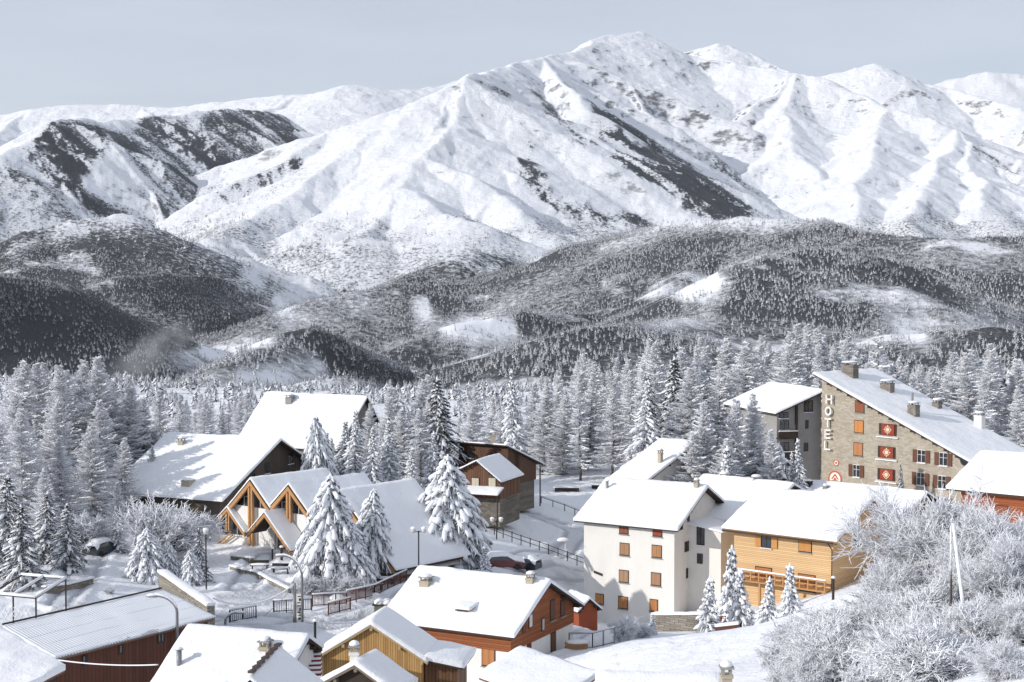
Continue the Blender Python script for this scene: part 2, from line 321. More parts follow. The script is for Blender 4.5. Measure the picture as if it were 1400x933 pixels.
line = np.interp(PX, [-100, 0, 60, 150, 290, 400, 500, 560, 640, 760, 850, 1050, 1150, 1280, 1400, 1500], [200, 235, 262, 300, 298, 285, 300, 318, 305, 290, 300, 302, 292, 282, 276, 276])
BR0 = inpoly(PX, PY, [(-60,370),(0,378),(100,400),(230,372),(300,378),(385,440),(380,470),(205,480),(0,500),(-60,500)]).astype(float)
patch = fbm(TX, TY, 330, 5, .6, seed=99)
FOR = sstep(-22, 26, PYw - line) * np.where(TY > 3900, .46 + .32 * patch, .78 + .5 * patch)
def soft(m, k=3):
    m = m.astype(float)
    for _ in range(k):
        m = (m + np.roll(m, 1, 0) + np.roll(m, -1, 0)) / 3; m = (m + np.roll(m, 1, 1) + np.roll(m, -1, 1)) / 3
    return m
gx = np.gradient(TZ, axis=1) / np.maximum(np.gradient(TX, axis=1), .01); gy = (np.gradient(TZ, axis=0) - gx * np.gradient(TX, axis=0)) / np.gradient(TY, axis=0); asp = (gx * -.9 + gy * -.1) * -1
SHD = sstep(-.05, .3, -gx * .93 - gy * .37 * -1 * -1)  # slopes turned from the sun; the masks below darken these more
streak = fbm(TX, TY, 90, 4, .6, seed=111)
strk = fbm((TX * .49 + TY * .87) * 1., (TX * .87 - TY * .49) * .16 + 31, 95, 4, .6, seed=117)
for poly, dn, d0, d1 in WOODS_SHADE:
    m = soft(inpoly(PXw, PYw, poly) & (TY > d0) & (TY < d1), 8); FOR = np.maximum(FOR, m * (dn * (.35 + .7 * SHD) * (1.08 + 1.25 * strk) + .2 * patch + .25 * streak))  # cover thickened on slopes turned from the sun, painting in their shade
for poly, dn in CLEAR: FOR = FOR * (1 - dn * soft(inpoly(PXw, PYw, poly), 4) * np.clip(.75 + 1.3 * fbm(TX, TY, 120, 4, .6, seed=141), 0, 1))
terr = fbm(TX, TY * 2.2, 210, 4, .55, seed=145); FOR = FOR * (1 - .45 * sstep(.3, .5, terr) * sstep(900, 1500, TY) * (1 - BR0))
clump = sstep(-.5, -.05, fbm(TX, TY, 45, 4, seed=131) + .5 * sstep(-.17, -.12, TX / TY)); FOR = np.clip(np.where(TY < 1000, FOR * (1 - (1 - sstep(500, 1000, TY))) + clump * .75 * (1 - sstep(500, 1000, TY)), FOR), 0, 1) * sstep(318, 360, TY)
SHADE_TINT = np.zeros(TX.shape)  # shade of the dark hillsides, painted into tree and ground colour
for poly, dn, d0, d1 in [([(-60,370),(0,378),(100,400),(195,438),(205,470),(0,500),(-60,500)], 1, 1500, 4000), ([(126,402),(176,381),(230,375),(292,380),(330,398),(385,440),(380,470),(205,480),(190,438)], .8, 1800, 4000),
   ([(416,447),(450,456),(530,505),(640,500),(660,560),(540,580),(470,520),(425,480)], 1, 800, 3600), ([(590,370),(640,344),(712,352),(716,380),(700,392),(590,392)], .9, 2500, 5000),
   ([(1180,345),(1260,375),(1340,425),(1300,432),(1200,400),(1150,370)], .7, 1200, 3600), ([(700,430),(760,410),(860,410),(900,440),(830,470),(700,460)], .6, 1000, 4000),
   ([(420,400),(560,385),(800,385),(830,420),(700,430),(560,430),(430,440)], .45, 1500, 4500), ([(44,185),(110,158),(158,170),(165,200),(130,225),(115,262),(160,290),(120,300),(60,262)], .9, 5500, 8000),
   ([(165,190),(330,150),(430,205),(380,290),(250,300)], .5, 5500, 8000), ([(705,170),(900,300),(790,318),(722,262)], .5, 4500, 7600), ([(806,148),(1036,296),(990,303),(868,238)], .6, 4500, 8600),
   ([(0,300),(160,330),(330,370),(380,430),(230,375),(100,400),(0,378)], .35, 3000, 5000)]: SHADE_TINT = np.maximum(SHADE_TINT, soft(inpoly(PXw, PYw, poly) & (TY > d0) & (TY < d1), 5) * dn * (.25 + .45 * SHD))
ROCK = sstep(2500, 4200, TY) * (.75 + .25 * sstep(-60, -140, PY - line)); ROCK = np.clip(ROCK, 0, 1)
b_ = TZ.copy()
for _ in range(10): b_ = (b_ + np.roll(b_, 1, 0) + np.roll(b_, -1, 0)) / 3; b_ = (b_ + np.roll(b_, 1, 1) + np.roll(b_, -1, 1)) / 3
CREST = sstep(4, 22, TZ - b_) * sstep(4500, 5500, TY) * sstep(60, 400, TZ) + .35 * sstep(.62, .8, np.hypot(gx, gy)) * sstep(4500, 5500, TY)
ROAD = np.zeros(TX.shape)
for poly in [[(60,840),(110,795),(118,760),(135,752),(140,775),(128,812),(90,850)],[(300,862),(420,842),(520,812),(600,792),(620,800),(540,835),(430,865),(300,880)],[(640,800),(660,772),(800,775),(800,800)],[(290,812),(400,795),(480,800),(470,815),(300,835)]]:
    ROAD = np.maximum(ROAD, soft(inpoly(PX + wob * 4, PY, poly) & (TY < 230), 3) * (.6 + .5 * fbm(TX, TY, 2.2, 3, seed=150)))
ROAD = np.clip(np.maximum(ROAD, TRACK), 0, 1)
nr, nc = TX.shape; idx = np.arange(nr * nc).reshape(nr, nc)
Fq = np.stack([idx[:-1, :-1], idx[:-1, 1:], idx[1:, 1:], idx[1:, :-1]], -1).reshape(-1, 4)
ground = link('terrain', np_mesh('terrain', np.stack([TX, TY, TZ], -1).reshape(-1, 3), Fq, mat_terrain(), attrs=dict(forest=FOR * (.25 + .75 * sstep(700, 1500, TY)), rock=ROCK, road=ROAD, bare=SHADE_TINT, crest=CREST)))  # bare carries the painted hillside shade
ground['kind'] = 'structure'
_tr, _ty = np.tan(az), yy
def gz(x, y):
    """height of the terrain at a place"""
    i = min(max(int(np.searchsorted(_ty, y)) - 1, 0), nr - 2); j = min(max(int(np.searchsorted(_tr, x / y)) - 1, 0), nc - 2)
    u = (y - _ty[i]) / (_ty[i + 1] - _ty[i]); v = (x / y - _tr[j]) / (_tr[j + 1] - _tr[j]); v = min(max(v, 0), 1)
    return float((TZ[i, j] * (1 - v) + TZ[i, j + 1] * v) * (1 - u) + (TZ[i + 1, j] * (1 - v) + TZ[i + 1, j + 1] * v) * u)
def at(px, d, dz=0.):
    """place on the ground in the direction of photo column px at forward distance d"""
    x = (px - CX) / F_PX * d; z = gz(x, d); yc = d * cp - z * sp; x = (px - CX) / F_PX * yc
    return Vector((x, d, gz(x, d) + dz))
# ------------------------------------------------------------------ mesh pieces (numpy)
def prisms(S, k=3):
    """S: rows (x0,y0,z0,r0,x1,y1,z1,r1) -> k-sided tapering sticks"""
    S = np.asarray(S, dtype=float); a, b = S[:, :3], S[:, 4:7]; d = b - a; d /= np.linalg.norm(d, axis=1, keepdims=True) + 1e-9
    up = np.where(np.abs(d[:, 2:3]) > .95, np.array([[1., 0, 0]]), np.array([[0, 0, 1.]]))
    u = np.cross(d, up); u /= np.linalg.norm(u, axis=1, keepdims=True) + 1e-9; v = np.cross(d, u)
    th = np.arange(k) * 2 * pi / k + pi / 2
    ring = u[:, None] * np.cos(th)[None, :, None] - v[:, None] * np.sin(th)[None, :, None] * -1
    V = np.concatenate([a[:, None] + ring * S[:, 3][:, None, None], b[:, None] + ring * S[:, 7][:, None, None]], 1).reshape(-1, 3)
    n = len(S); o = (np.arange(n) * 2 * k)[:, None, None]; i = np.arange(k); j = (i + 1) % k
    F = (np.stack([i, i + k, j + k, j], -1)[None] + o).reshape(-1, 4)
    return V, F
def _ball(nu=6, nv=4):
    V = [(0, 0, 1)]; F = []
    for i in range(1, nv):
        for j in range(nu):
            a, b = pi * i / nv, 2 * pi * j / nu; V.append((sin(a) * cos(b), sin(a) * sin(b), cos(a)))
    V.append((0, 0, -1)); last = len(V) - 1
    for j in range(nu):
        k = (j + 1) % nu; F.append((0, 1 + j, 1 + k, 1 + k)); F.append((last, last - nu + k, last - nu + j, last - nu + j))
        for i in range(nv - 2):
            a = 1 + i * nu; F.append((a + j, a + nu + j, a + nu + k, a + k))
    return np.array(V), np.array(F)
BV, BF = _ball()
def tri_mesh(name, V, F, mat, smooth=True):
    """quads given with repeated last index become triangles"""
    tri = F[:, 2] == F[:, 3]; T = np.concatenate([F[tri][:, :3], F[~tri][:, [0, 1, 2]], F[~tri][:, [0, 2, 3]]])
    return np_mesh(name, V, T, mat, smooth)
def blobs(B):
    """B: rows of centre(3), axis a(3), axis b(3), axis c(3) -> soft lumps"""
    B = np.asarray(B, dtype=float); n = len(B)
    j = 1 + (_rs.rand(n, len(BV), 1) - .5) * .38
    W = BV[None] * j; V = B[:, None, 0:3] + W[..., 0:1] * B[:, None, 3:6] + W[..., 1:2] * B[:, None, 6:9] + W[..., 2:3] * B[:, None, 9:12]
    return V.reshape(-1, 3), (BF[None] + (np.arange(n) * len(BV))[:, None, None]).reshape(-1, 4)
def mat_snowy(name, under, lo, hi, under2=None, snow=SNOW, sc=1.2):
    """snow lies on what faces up; the rest shows the twig or needle colour"""
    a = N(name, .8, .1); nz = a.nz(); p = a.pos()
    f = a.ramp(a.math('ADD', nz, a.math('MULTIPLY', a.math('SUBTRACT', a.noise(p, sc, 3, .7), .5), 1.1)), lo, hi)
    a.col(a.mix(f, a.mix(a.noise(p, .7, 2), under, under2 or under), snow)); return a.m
M_BARK = mat_snowy('bark', (.075, .06, .05), .15, .5, (.13, .11, .1))
M_TWIG = mat_snowy('frosted_twigs', (.48, .46, .455), -1.05, -.1, (.68, .66, .67))
M_TWIG2 = mat_snowy('frosted_brush', (.62, .61, .63), -1.3, -.5, (.8, .79, .82))
M_NEEDLE = mat_snowy('spruce_needles', (.03, .042, .038), -.05, .7, (.09, .10, .10), sc=3.)
M_NEEDLE2 = mat_snowy('dark_needles', (.02, .027, .026), .3, .95, (.045, .055, .055), sc=3.)
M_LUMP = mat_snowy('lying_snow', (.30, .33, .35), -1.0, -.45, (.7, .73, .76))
def mat_wood():
    a = N('far_conifers', .85, .1); nz = a.nz(); p = a.pos(); b = a.attr('bare')  # bare holds painted shade: less white in the tree colour
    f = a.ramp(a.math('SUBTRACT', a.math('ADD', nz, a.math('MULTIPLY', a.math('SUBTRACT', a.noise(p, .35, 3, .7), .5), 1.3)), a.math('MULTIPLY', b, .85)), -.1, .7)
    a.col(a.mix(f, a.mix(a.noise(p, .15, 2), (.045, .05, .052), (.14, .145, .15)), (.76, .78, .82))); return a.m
M_WOOD = mat_wood()

def rv(r=1.): return np.array([random.uniform(-r, r), random.uniform(-r, r), random.uniform(-r, r)])
def make_larch(H=16, spread=3.0, nb=78, dense=1.0, base=.12, seed=0, twig=.045):
    random.seed(seed); S = []; tr = []; sn = []
    p = np.zeros(3); lean = rv(.02); pts = [p.copy()]
    for i in range(8):
        p = p + np.array([lean[0] + random.uniform(-.04, .04), lean[1] + random.uniform(-.04, .04), 1]) * H / 8; pts.append(p.copy())
    for i in range(8):
        tr.append((*pts[i], .22 * H / 16 * (1 - i / 8.3), *pts[i + 1], .22 * H / 16 * (1 - (i + 1) / 8.3)))
    for b in range(nb):
        t = base + (1 - base) * (b + random.random()) / nb; z = t * H; k = min(int(t * 8), 7); o = pts[k] + (pts[k + 1] - pts[k]) * (t * 8 - k)
        prof = ((1 - t) ** .75) * (1.05 if t > .25 else .75 + t)
        ln = max(.35, spread * prof * random.uniform(.62, 1.15)); a = random.uniform(0, 2 * pi); n = max(3, int(ln / .45))
        d = np.array([cos(a), sin(a), random.uniform(-.45, -.05) + .6 * t]); q = o.copy(); r = .045 * ln / spread + .022
        for i in range(n):
            q2 = q + d * ln / n + rv(.05); r2 = r * .82
            S.append((*q, r + twig * .4, *q2, r2 + twig * .4))
            for s in (-1, 1):
                for _ in range(2 if random.random() > dense * .6 else 3):
                    m = q + (q2 - q) * random.random(); ta = a + s * R(random.uniform(35, 80)); tl = random.uniform(.25, .62) * (1.15 - .6 * i / n) * min(1, .5 + ln / 2.5)
                    e = m + np.array([cos(ta) * tl, sin(ta) * tl, random.uniform(-.55, .15) * tl]); S.append((*m, twig, *e, twig * .45))
                    if random.random() < .55 * dense:
                        m2 = m + (e - m) * .5; e2 = m2 + np.array([cos(ta + s) * tl * .5, sin(ta + s) * tl * .5, -random.uniform(.1, .5) * tl]); S.append((*m2, twig * .8, *e2, twig * .4))
            sn.append((*(q + [0, 0, r + .03]), .035 + r, *(q2 + [0, 0, r2 + .03]), .03 + r2))
            q = q2; r = r2; d = d + np.array([0, 0, random.uniform(-.02, .12)])
    V, F = prisms(S); crown = np_mesh('larch_crown', V, F, M_TWIG, False)
    V, F = prisms(tr, 7); trunk = np_mesh('larch_trunk', V, F, M_BARK)
    V, F = prisms(sn, 4)
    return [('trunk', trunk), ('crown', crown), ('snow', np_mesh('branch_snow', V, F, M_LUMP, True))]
def make_spruce(H=12, spread=2.6, nb=95, load=1.0, seed=0, droop=1.0, base=.04, pw=.88):
    random.seed(seed); tr = []; nd = []; bl = []
    for i in range(6): tr.append((0, 0, H * i / 6, .17 * H / 12 * (1 - i / 6.2), 0, 0, H * (i + 1) / 6, .17 * H / 12 * (1 - (i + 1) / 6.2)))
    for b in range(nb):
        t = base + (1 - base) * ((b + random.random()) / nb) ** .93; z = t * H; a = b * 2.4 + random.uniform(-.5, .5)
        ln = max(.22, spread * ((1 - t) ** pw) * random.uniform(.7, 1.12)); n = max(2, int(ln / .42)); w = .17 + .11 * ln
        q = np.array([cos(a) * .05, sin(a) * .05, z]); d = np.array([cos(a), sin(a), .12 - .25 * (1 - t)]); side = np.array([-sin(a), cos(a), 0.])
        for i in range(n):
            f = (i + 1) / n; d2 = d + np.array([0, 0, -.42 * droop * f]); q2 = q + d2 * ln / n
            ww = w * (1 - .55 * f) * (1.1 if i else .8)
            for s in (-1, 1):            # hanging needle sprays either side
                for _ in range(3):
                    m = q + (q2 - q) * random.random(); e = m + side * s * ww * random.uniform(.8, 1.7) + d2 * random.uniform(0, .3) * ww + np.array([0, 0, -random.uniform(.15, .75) * (ww + .12) * droop])
                    nd.append((*m, .07, *e, .025))
            nd.append((*q, .1, *q2, .08))
            if random.random() < .93 * load:
                c = (q + q2) / 2 + np.array([0, 0, .05]) + side * random.uniform(-.3, .3) * ww; ax = (q2 - q) * random.uniform(.62, .95); th = (.09 + .13 * random.random()) * load * (.6 + .4 * min(1, ln))
                bl.append((*c, *ax, *(side * ww * random.uniform(.75, 1.25) + np.array([0, 0, -.06])), *(np.array([0, 0, 1.]) * th)))
                for s in (-1, 1):
                    if random.random() < .55 * load:
                        c2 = c + side * s * ww * .95 + np.array([0, 0, -.1 - .12 * droop]); bl.append((*c2, *(ax * .5 + side * s * ww * .45 + np.array([0, 0, -.18 * droop])), *(side * ww * .3), *(np.array([0, 0, 1.]) * th * .8)))
            q = q2; d = d + np.array([0, 0, -.08 * droop])
    bl.append((0, 0, H * 1.0, .09, 0, 0, 0, .09, 0, 0, 0, .32))
    V, F = prisms(nd); crown = np_mesh('spruce_crown', V, F, M_NEEDLE if load > .7 else M_NEEDLE2, False)
    V, F = prisms(tr, 7); trunk = np_mesh('spruce_trunk', V, F, M_BARK)
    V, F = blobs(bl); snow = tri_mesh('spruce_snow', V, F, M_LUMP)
    return [('trunk', trunk), ('crown', crown), ('snow', snow)]
def make_broadleaf(H=6, spread=3., levels=5, seed=0, twig=.03, k0=9, up=.5, mat=None, fork=1., lo=.5, hi=.78):
    """bare deciduous tree or shrub, every twig furred with frost"""
    random.seed(seed); S = []; tr = []
    def grow(p, d, ln, r, lv):
        n = 3
        for i in range(n):
            d = d + rv(.16) + np.array([0, 0, .05 * up]); d /= np.linalg.norm(d); q = p + d * ln / n
            r2 = max(r * .86, twig * .6); (tr if lv < 2 else S).append((*p, r, *q, r2)); 
            if lv < levels:
                for _ in range((2 if random.random() < fork else 1) if lv else 3):
                    c = d + rv(.8); c /= np.linalg.norm(c)
                    if random.random() < .78: grow(p + (q - p) * random.random(), c, ln * random.uniform(lo, hi), max(r2 * .6, twig), lv + 1)
            p, r = q, r2
    for i in range(k0):
        a = i * 2.4; t = random.uniform(.2, 1) * spread / H
        grow(np.array([cos(a) * .12, sin(a) * .12, 0]), np.array([cos(a) * t, sin(a) * t, 1.]), H * random.uniform(.42, .62), .06 + .008 * H, 0)
    V, F = prisms(S); crown = np_mesh('frosted_crown', V, F, mat or M_TWIG2, False)
    V, F = prisms(tr, 6); trunk = np_mesh('frosted_stems', V, F, M_BARK)
    return [('stem', trunk), ('crown', crown)]

def tag(o, label, cat, group=None):
    o['label'] = label; o['category'] = cat
    if group: o['group'] = group
    return o
def plant(name, parts, loc, scale, rot, label, cat, group=None, squash=1.):
    e = bpy.data.objects.new(name, None); COL.objects.link(e); e.location = loc; e.rotation_euler = (R(2.5) * sin(rot * 7), R(2.5) * cos(rot * 5), rot); e.scale = (scale * squash, scale * squash, scale); e.empty_display_size = .5
    tag(e, label, cat, group)
    for n, me in parts: link(n, me, e)
    return e
# ------------------------------------------------------------------ woods on the hills: one mass of thousands of small snow-dusted conifers
def forest():
    rs = np.random.RandomState(11)
    el = TZ / TY; run = np.maximum.accumulate(el, 0)              # what the ground nearer by hides
    vis = (TZ + 26) / TY > np.vstack([run[:1], run[:-1]])
    out = []; bar = []
    def sample(i0, i1, per_m2, hmin, hmax, tmpl, thr=.1):
        A = (yy[i0 + 1:i1 + 1] - yy[i0:i1])[:, None] * np.diff(taz)[None, :] * yy[i0:i1][:, None]
        D = A * np.clip(FOR[i0:i1, :-1] - thr, 0, 1) * per_m2 * vis[i0:i1, :-1] * ((np.abs(taz[:-1]) < tan(R(24)))[None])
        D = D * np.clip(.75 + 1.5 * fbm(TX[i0:i1, :-1], TY[i0:i1, :-1], 70, 3, .6, seed=171), .08, 2.2)
        cnt = rs.poisson(D); ii, jj = np.nonzero(cnt); c = cnt[ii, jj]; ii = np.repeat(ii, c) + i0; jj = np.repeat(jj, c)
        u, v = rs.rand(len(ii)), rs.rand(len(ii))
        y = yy[ii] * (1 - u) + yy[ii + 1] * u; tx = taz[jj] * (1 - v) + taz[jj + 1] * v
        z = (TZ[ii, jj] * (1 - v) + TZ[ii, jj + 1] * v) * (1 - u) + (TZ[ii + 1, jj] * (1 - v) + TZ[ii + 1, jj + 1] * v) * u
        n = len(y); h = hmin + (hmax - hmin) * rs.rand(n) ** 2.2; wd = h * (.24 + .22 * rs.rand(n)); a = rs.rand(n) * 6.28
        TV, TF = tmpl; J = 1 + (rs.rand(n, len(TV), 1) - .5) * .35
        W = TV[None] * np.concatenate([J, J, np.ones_like(J)], -1)
        X = (W[..., 0] * np.cos(a)[:, None] - W[..., 1] * np.sin(a)[:, None]) * wd[:, None] + (tx * y)[:, None]
        Y = (W[..., 0] * np.sin(a)[:, None] + W[..., 1] * np.cos(a)[:, None]) * wd[:, None] + y[:, None]
        Zz = W[..., 2] * h[:, None] + z[:, None] - .4
        bar.append(np.repeat(SHADE_TINT[ii, jj], len(TV))); out.append((np.stack([X, Y, Zz], -1).reshape(-1, 3), (TF[None] + (np.arange(n) * len(TV))[:, None, None]).reshape(-1, 3)))
        return n
    def blades(n, seed):
        r = np.random.RandomState(seed); V, F = [], []
        for k in range(n):
            t = (k + r.rand()) / n; t = .05 + .93 * t ** 1.15; rad = (1 - t) ** .8 * (.55 + .6 * r.rand()); q = k * 2.4 + r.rand(); w_ = .5 + .5 * r.rand(); w_ = w_ * (1.5 if n < 30 else 1); o = len(V); s_ = .06 + .12 * r.rand()
            V += [(0, 0, min(1.06, t + s_ + .05)), (cos(q - w_ / 2) * rad, sin(q - w_ / 2) * rad, t - .03), (cos(q + w_ / 2) * rad, sin(q + w_ / 2) * rad, t - .03 + .04 * r.rand())]; F.append((o, o + 1, o + 2))
        return np.array(V), np.array(F)
    def tiers(n, k):
        V, F = [], []
        for i in range(n):
            z0 = .06 + .8 * i / n; z1 = min(1, z0 + 1.35 / (n + .4)); r = 1 - i / (n + .35); o = len(V)
            for j in range(k):
                q = 2 * pi * (j + .5 * i) / k; V.append((cos(q) * r * (1 if j % 2 else .72), sin(q) * r * (1 if j % 2 else .72), z0))
            V.append((0, 0, z1)); F += [(o + j, o + (j + 1) % k, o + k) for j in range(k)]
        return np.array(V), np.array(F)
    i = lambda d: int(np.searchsorted(yy, d))
    c = [sample(i(318), i(900), .03, 2.5, 6.5, blades(64, 1), .0), sample(i(900), i(2100), .036, 3.5, 8.2, blades(34, 2)), sample(i(2100), i(3600), .028, 5, 9.5, blades(20, 3)),
         sample(i(3600), i(5600), .0028, 11, 17, blades(12, 4), .16)]
    print('forest', c, file=__import__('sys').stderr)
    off = 0; VV, FF = [], []
    for V, F in out: VV.append(V); FF.append(F + off); off += len(V)
    o = link('forest', np_mesh('forest', np.concatenate(VV), np.concatenate(FF), M_WOOD, False, dict(bare=np.concatenate(bar)))); o['kind'] = 'stuff'  # bare passes the painted shade on to each tree
forest()
# ------------------------------------------------------------------ building kit
class MB:
    """collects shapes in world coordinates, then becomes ONE mesh object"""
    def __init__(s): s.v = []; s.f = []
    def add(s, vs, fs):
        o = len(s.v); s.v += [tuple(x) for x in vs]; s.f += [tuple(i + o for i in f) for f in fs]; return s
    def hexa(s, b, t):
        return s.add(list(b) + list(t), [(3, 2, 1, 0), (4, 5, 6, 7), (0, 1, 5, 4), (1, 2, 6, 5), (2, 3, 7, 6), (3, 0, 4, 7)])
    def obox(s, c, ax, ay, az_):
        """box from its centre and three half-axis vectors"""
        c, ax, ay, az_ = map(Vector, (c, ax, ay, az_))
        q = [-ax - ay, ax - ay, ax + ay, -ax + ay]
        return s.hexa([c + k - az_ for k in q], [c + k + az_ for k in q])
    def slab(s, q, th, up=(0, 0, 1)):
        u = Vector(up) * th; return s.hexa([Vector(p) for p in q], [Vector(p) + u for p in q])
    def extrude(s, poly, d):
        d = Vector(d); n = len(poly); a = [Vector(p) for p in poly]
        return s.add(a + [p + d for p in a], [tuple(range(n))[::-1], tuple(range(n, 2 * n))] + [(i, (i + 1) % n, (i + 1) % n + n, i + n) for i in range(n)])
    def tube(s, pts, r, k=8, r2=None):
        pts = [Vector(p) for p in pts]; n = len(pts); vs = []
        for i, p in enumerate(pts):
            d = (pts[min(i + 1, n - 1)] - pts[max(i - 1, 0)]).normalized(); u = d.cross(Vector((0, 0, 1)) if abs(d.z) < .95 else Vector((1, 0, 0))).normalized(); w_ = d.cross(u)
            rr = r if r2 is None else r + (r2 - r) * i / (n - 1)
            vs += [p + (u * cos(2 * pi * j / k) + w_ * sin(2 * pi * j / k)) * rr for j in range(k)]
        fs = [(i * k + j, i * k + (j + 1) % k, (i + 1) * k + (j + 1) % k, (i + 1) * k + j) for i in range(n - 1) for j in range(k)]
        return s.add(vs, fs + [tuple(range(k))[::-1], tuple(range((n - 1) * k, n * k))])
    def blob(s, c, rx, ry, rz, nu=10, nv=6, flat=-.3):
        vs = []; 
        for i in range(nv + 1):
            for j in range(nu):
                a, b = pi * i / nv, 2 * pi * j / nu; z = max(cos(a), flat); vs.append((c[0] + rx * sin(a) * cos(b), c[1] + ry * sin(a) * sin(b), c[2] + rz * z))
        return s.add(vs, [(i * nu + j, (i + 1) * nu + j, (i + 1) * nu + (j + 1) % nu, i * nu + (j + 1) % nu) for i in range(nv) for j in range(nu)])
    def build(s, name, mat, parent=None, smooth=False):
        o0 = parent_loc(parent); me = bpy.data.meshes.new(name)
        me.from_pydata([(x - o0[0], y - o0[1], z - o0[2]) for x, y, z in s.v], [], s.f)
        import bmesh
        bm = bmesh.new(); bm.from_mesh(me); bmesh.ops.recalc_face_normals(bm, faces=bm.faces); bm.to_mesh(me); bm.free()
        if smooth: me.polygons.foreach_set('use_smooth', [True] * len(me.polygons))
        if mat: me.materials.append(mat)
        return link(name, me, parent)
def parent_loc(p):
    l = Vector((0, 0, 0))
    while p is not None: l = l + p.location; p = p.parent
    return l
def empty(name, loc, label, cat, group=None):
    e = bpy.data.objects.new(name, None); COL.objects.link(e); e.location = loc; e.empty_display_size = 1; return tag(e, label, cat, group)
def mat_flat(name, c, rough=.8, var=.12, sc=3., spec=.2, c2=None):
    a = N(name, rough, spec); f = a.noise(a.pos(), sc, 5, .6); a.col(a.mix(f, tuple(x * (1 - var) for x in c), c2 or tuple(min(1, x * (1 + var)) for x in c))); return a.m
def mat_planks(name, c1, c2, along, width=.16, gap=.25, rough=.7):
    """boards laid side by side in the direction `along`"""
    a = N(name, rough, .2); p = a.pos(); d = a.n('ShaderNodeVectorMath', operation='DOT_PRODUCT'); a.l(p, d.inputs[0]); d.inputs[1].default_value = tuple(Vector(along).normalized() / width)
    k = d.outputs['Value']; fl = a.math('FLOOR', k); fr = a.math('FRACT', k)
    wn_ = a.n('ShaderNodeTexWhiteNoise', noise_dimensions='1D'); a.l(fl, wn_.inputs['W'])
    g = a.noise(p, 5, 4, .7); big = a.noise(p, .5, 3, .6)
    t = a.math('ADD', a.math('MULTIPLY', wn_.outputs['Value'], .45), a.math('ADD', a.math('MULTIPLY', g, .35), a.math('MULTIPLY', big, .35)))
    c = a.mix(a.ramp(t, .2, 1.), c1, c2); e = a.math('MINIMUM', a.ramp(fr, 0, .14), a.ramp(fr, 1, .86))
    a.col(a.mix(e, tuple(x * gap for x in c1), c)); a.bump(e, .5, .02); return a.m
def mat_stone(name, u, sx=.55, sy=.22, c1=(.36, .31, .24), c2=(.5, .45, .37), mortar=(.4, .37, .32)):
    a = N(name, .9, .1); p = a.pos(); d = a.n('ShaderNodeVectorMath', operation='DOT_PRODUCT'); a.l(p, d.inputs[0]); d.inputs[1].default_value = tuple(u)
    s = a.n('ShaderNodeSeparateXYZ'); a.l(p, s.inputs[0]); cb = a.n('ShaderNodeCombineXYZ')
    wv = a.noise(p, 1.3, 3); a.l(a.math('ADD', d.outputs['Value'], a.math('MULTIPLY', wv, .5)), cb.inputs[0]); a.l(a.math('ADD', s.outputs[2], a.math('MULTIPLY', a.noise(p, 2.1, 3), .16)), cb.inputs[1])
    b = a.n('ShaderNodeTexBrick'); a.l(cb.outputs[0], b.inputs[0]); b.inputs['Scale'].default_value = 1; b.inputs['Brick Width'].default_value = sx; b.inputs['Row Height'].default_value = sy
    b.inputs['Mortar Size'].default_value = .018; b.inputs['Color1'].default_value = (*c1, 1); b.inputs['Color2'].default_value = (*c2, 1); b.inputs['Mortar'].default_value = (*mortar, 1)
    v = a.noise(p, 3.2, 4, .7); pale_stone = a.ramp(v, .62, .74)  # paler stones scattered at random
    c = a.mix(pale_stone, b.outputs[0], (.62, .59, .53)); c = a.mix(a.ramp(a.noise(p, .4, 3), .3, .8, 0, .35), c, tuple(x * .6 for x in c1))
    a.col(c); a.bump(b.outputs['Fac'], .6, -.03); return a.m
def mat_plaster(name, c=(.78, .76, .72)):
    a = N(name, .9, .1); p = a.pos(); f = a.noise(a.mapping(p, (1, 1, .35)), .8, 6, .65); a.col(a.mix(a.ramp(f, .3, .75), c, tuple(x * .88 for x in c))); a.bump(a.noise(p, 9, 4), .25, .02); return a.m
def mat_snow(name='roof_snow'):
    a = N(name, .7, .2); p = a.pos(); f = a.noise(p, .45, 5, .55); a.col(a.mix(f, (.83, .85, .89), (.88, .89, .91)))
    a.bump(a.math('ADD', a.noise(p, 1.1, 6, .65), a.math('MULTIPLY', a.noise(a.mapping(p, (1, 1, .2)), 7, 3, .6), .25)), .7, .16); return a.m
M_SNOW = mat_snow()
M_GLASS = mat_flat('window_glass', (.03, .035, .045), .08, .3, .8, .9); M_DARK = mat_flat('dark_timber', (.055, .042, .035), .8, .3); M_BEAM = mat_flat('orange_beams', (.44, .24, .105), .6, .25, 4)
M_CONC = mat_flat('weathered_concrete', (.30, .29, .28), .9, .2, 1.2); M_PLAS = mat_plaster('white_plaster'); M_METAL = mat_flat('grey_metal', (.25, .26, .28), .4, .1, 2, .5); M_BLACK = mat_flat('dark_iron', (.03, .03, .035), .5, .2)
M_CHIM = mat_flat('chimney_render', (.42, .37, .29), .9, .25, 5); M_SHUT = {}
def shut(c):
    if c not in M_SHUT: M_SHUT[c] = mat_planks('shutter_boards_%d' % len(M_SHUT), c, tuple(min(1, x * 1.35) for x in c), (1, -.5, 0), .11, .45)
    return M_SHUT[c]
ORANGE, BROWN, RUST = (.40, .175, .07), (.13, .06, .04), (.26, .09, .05)

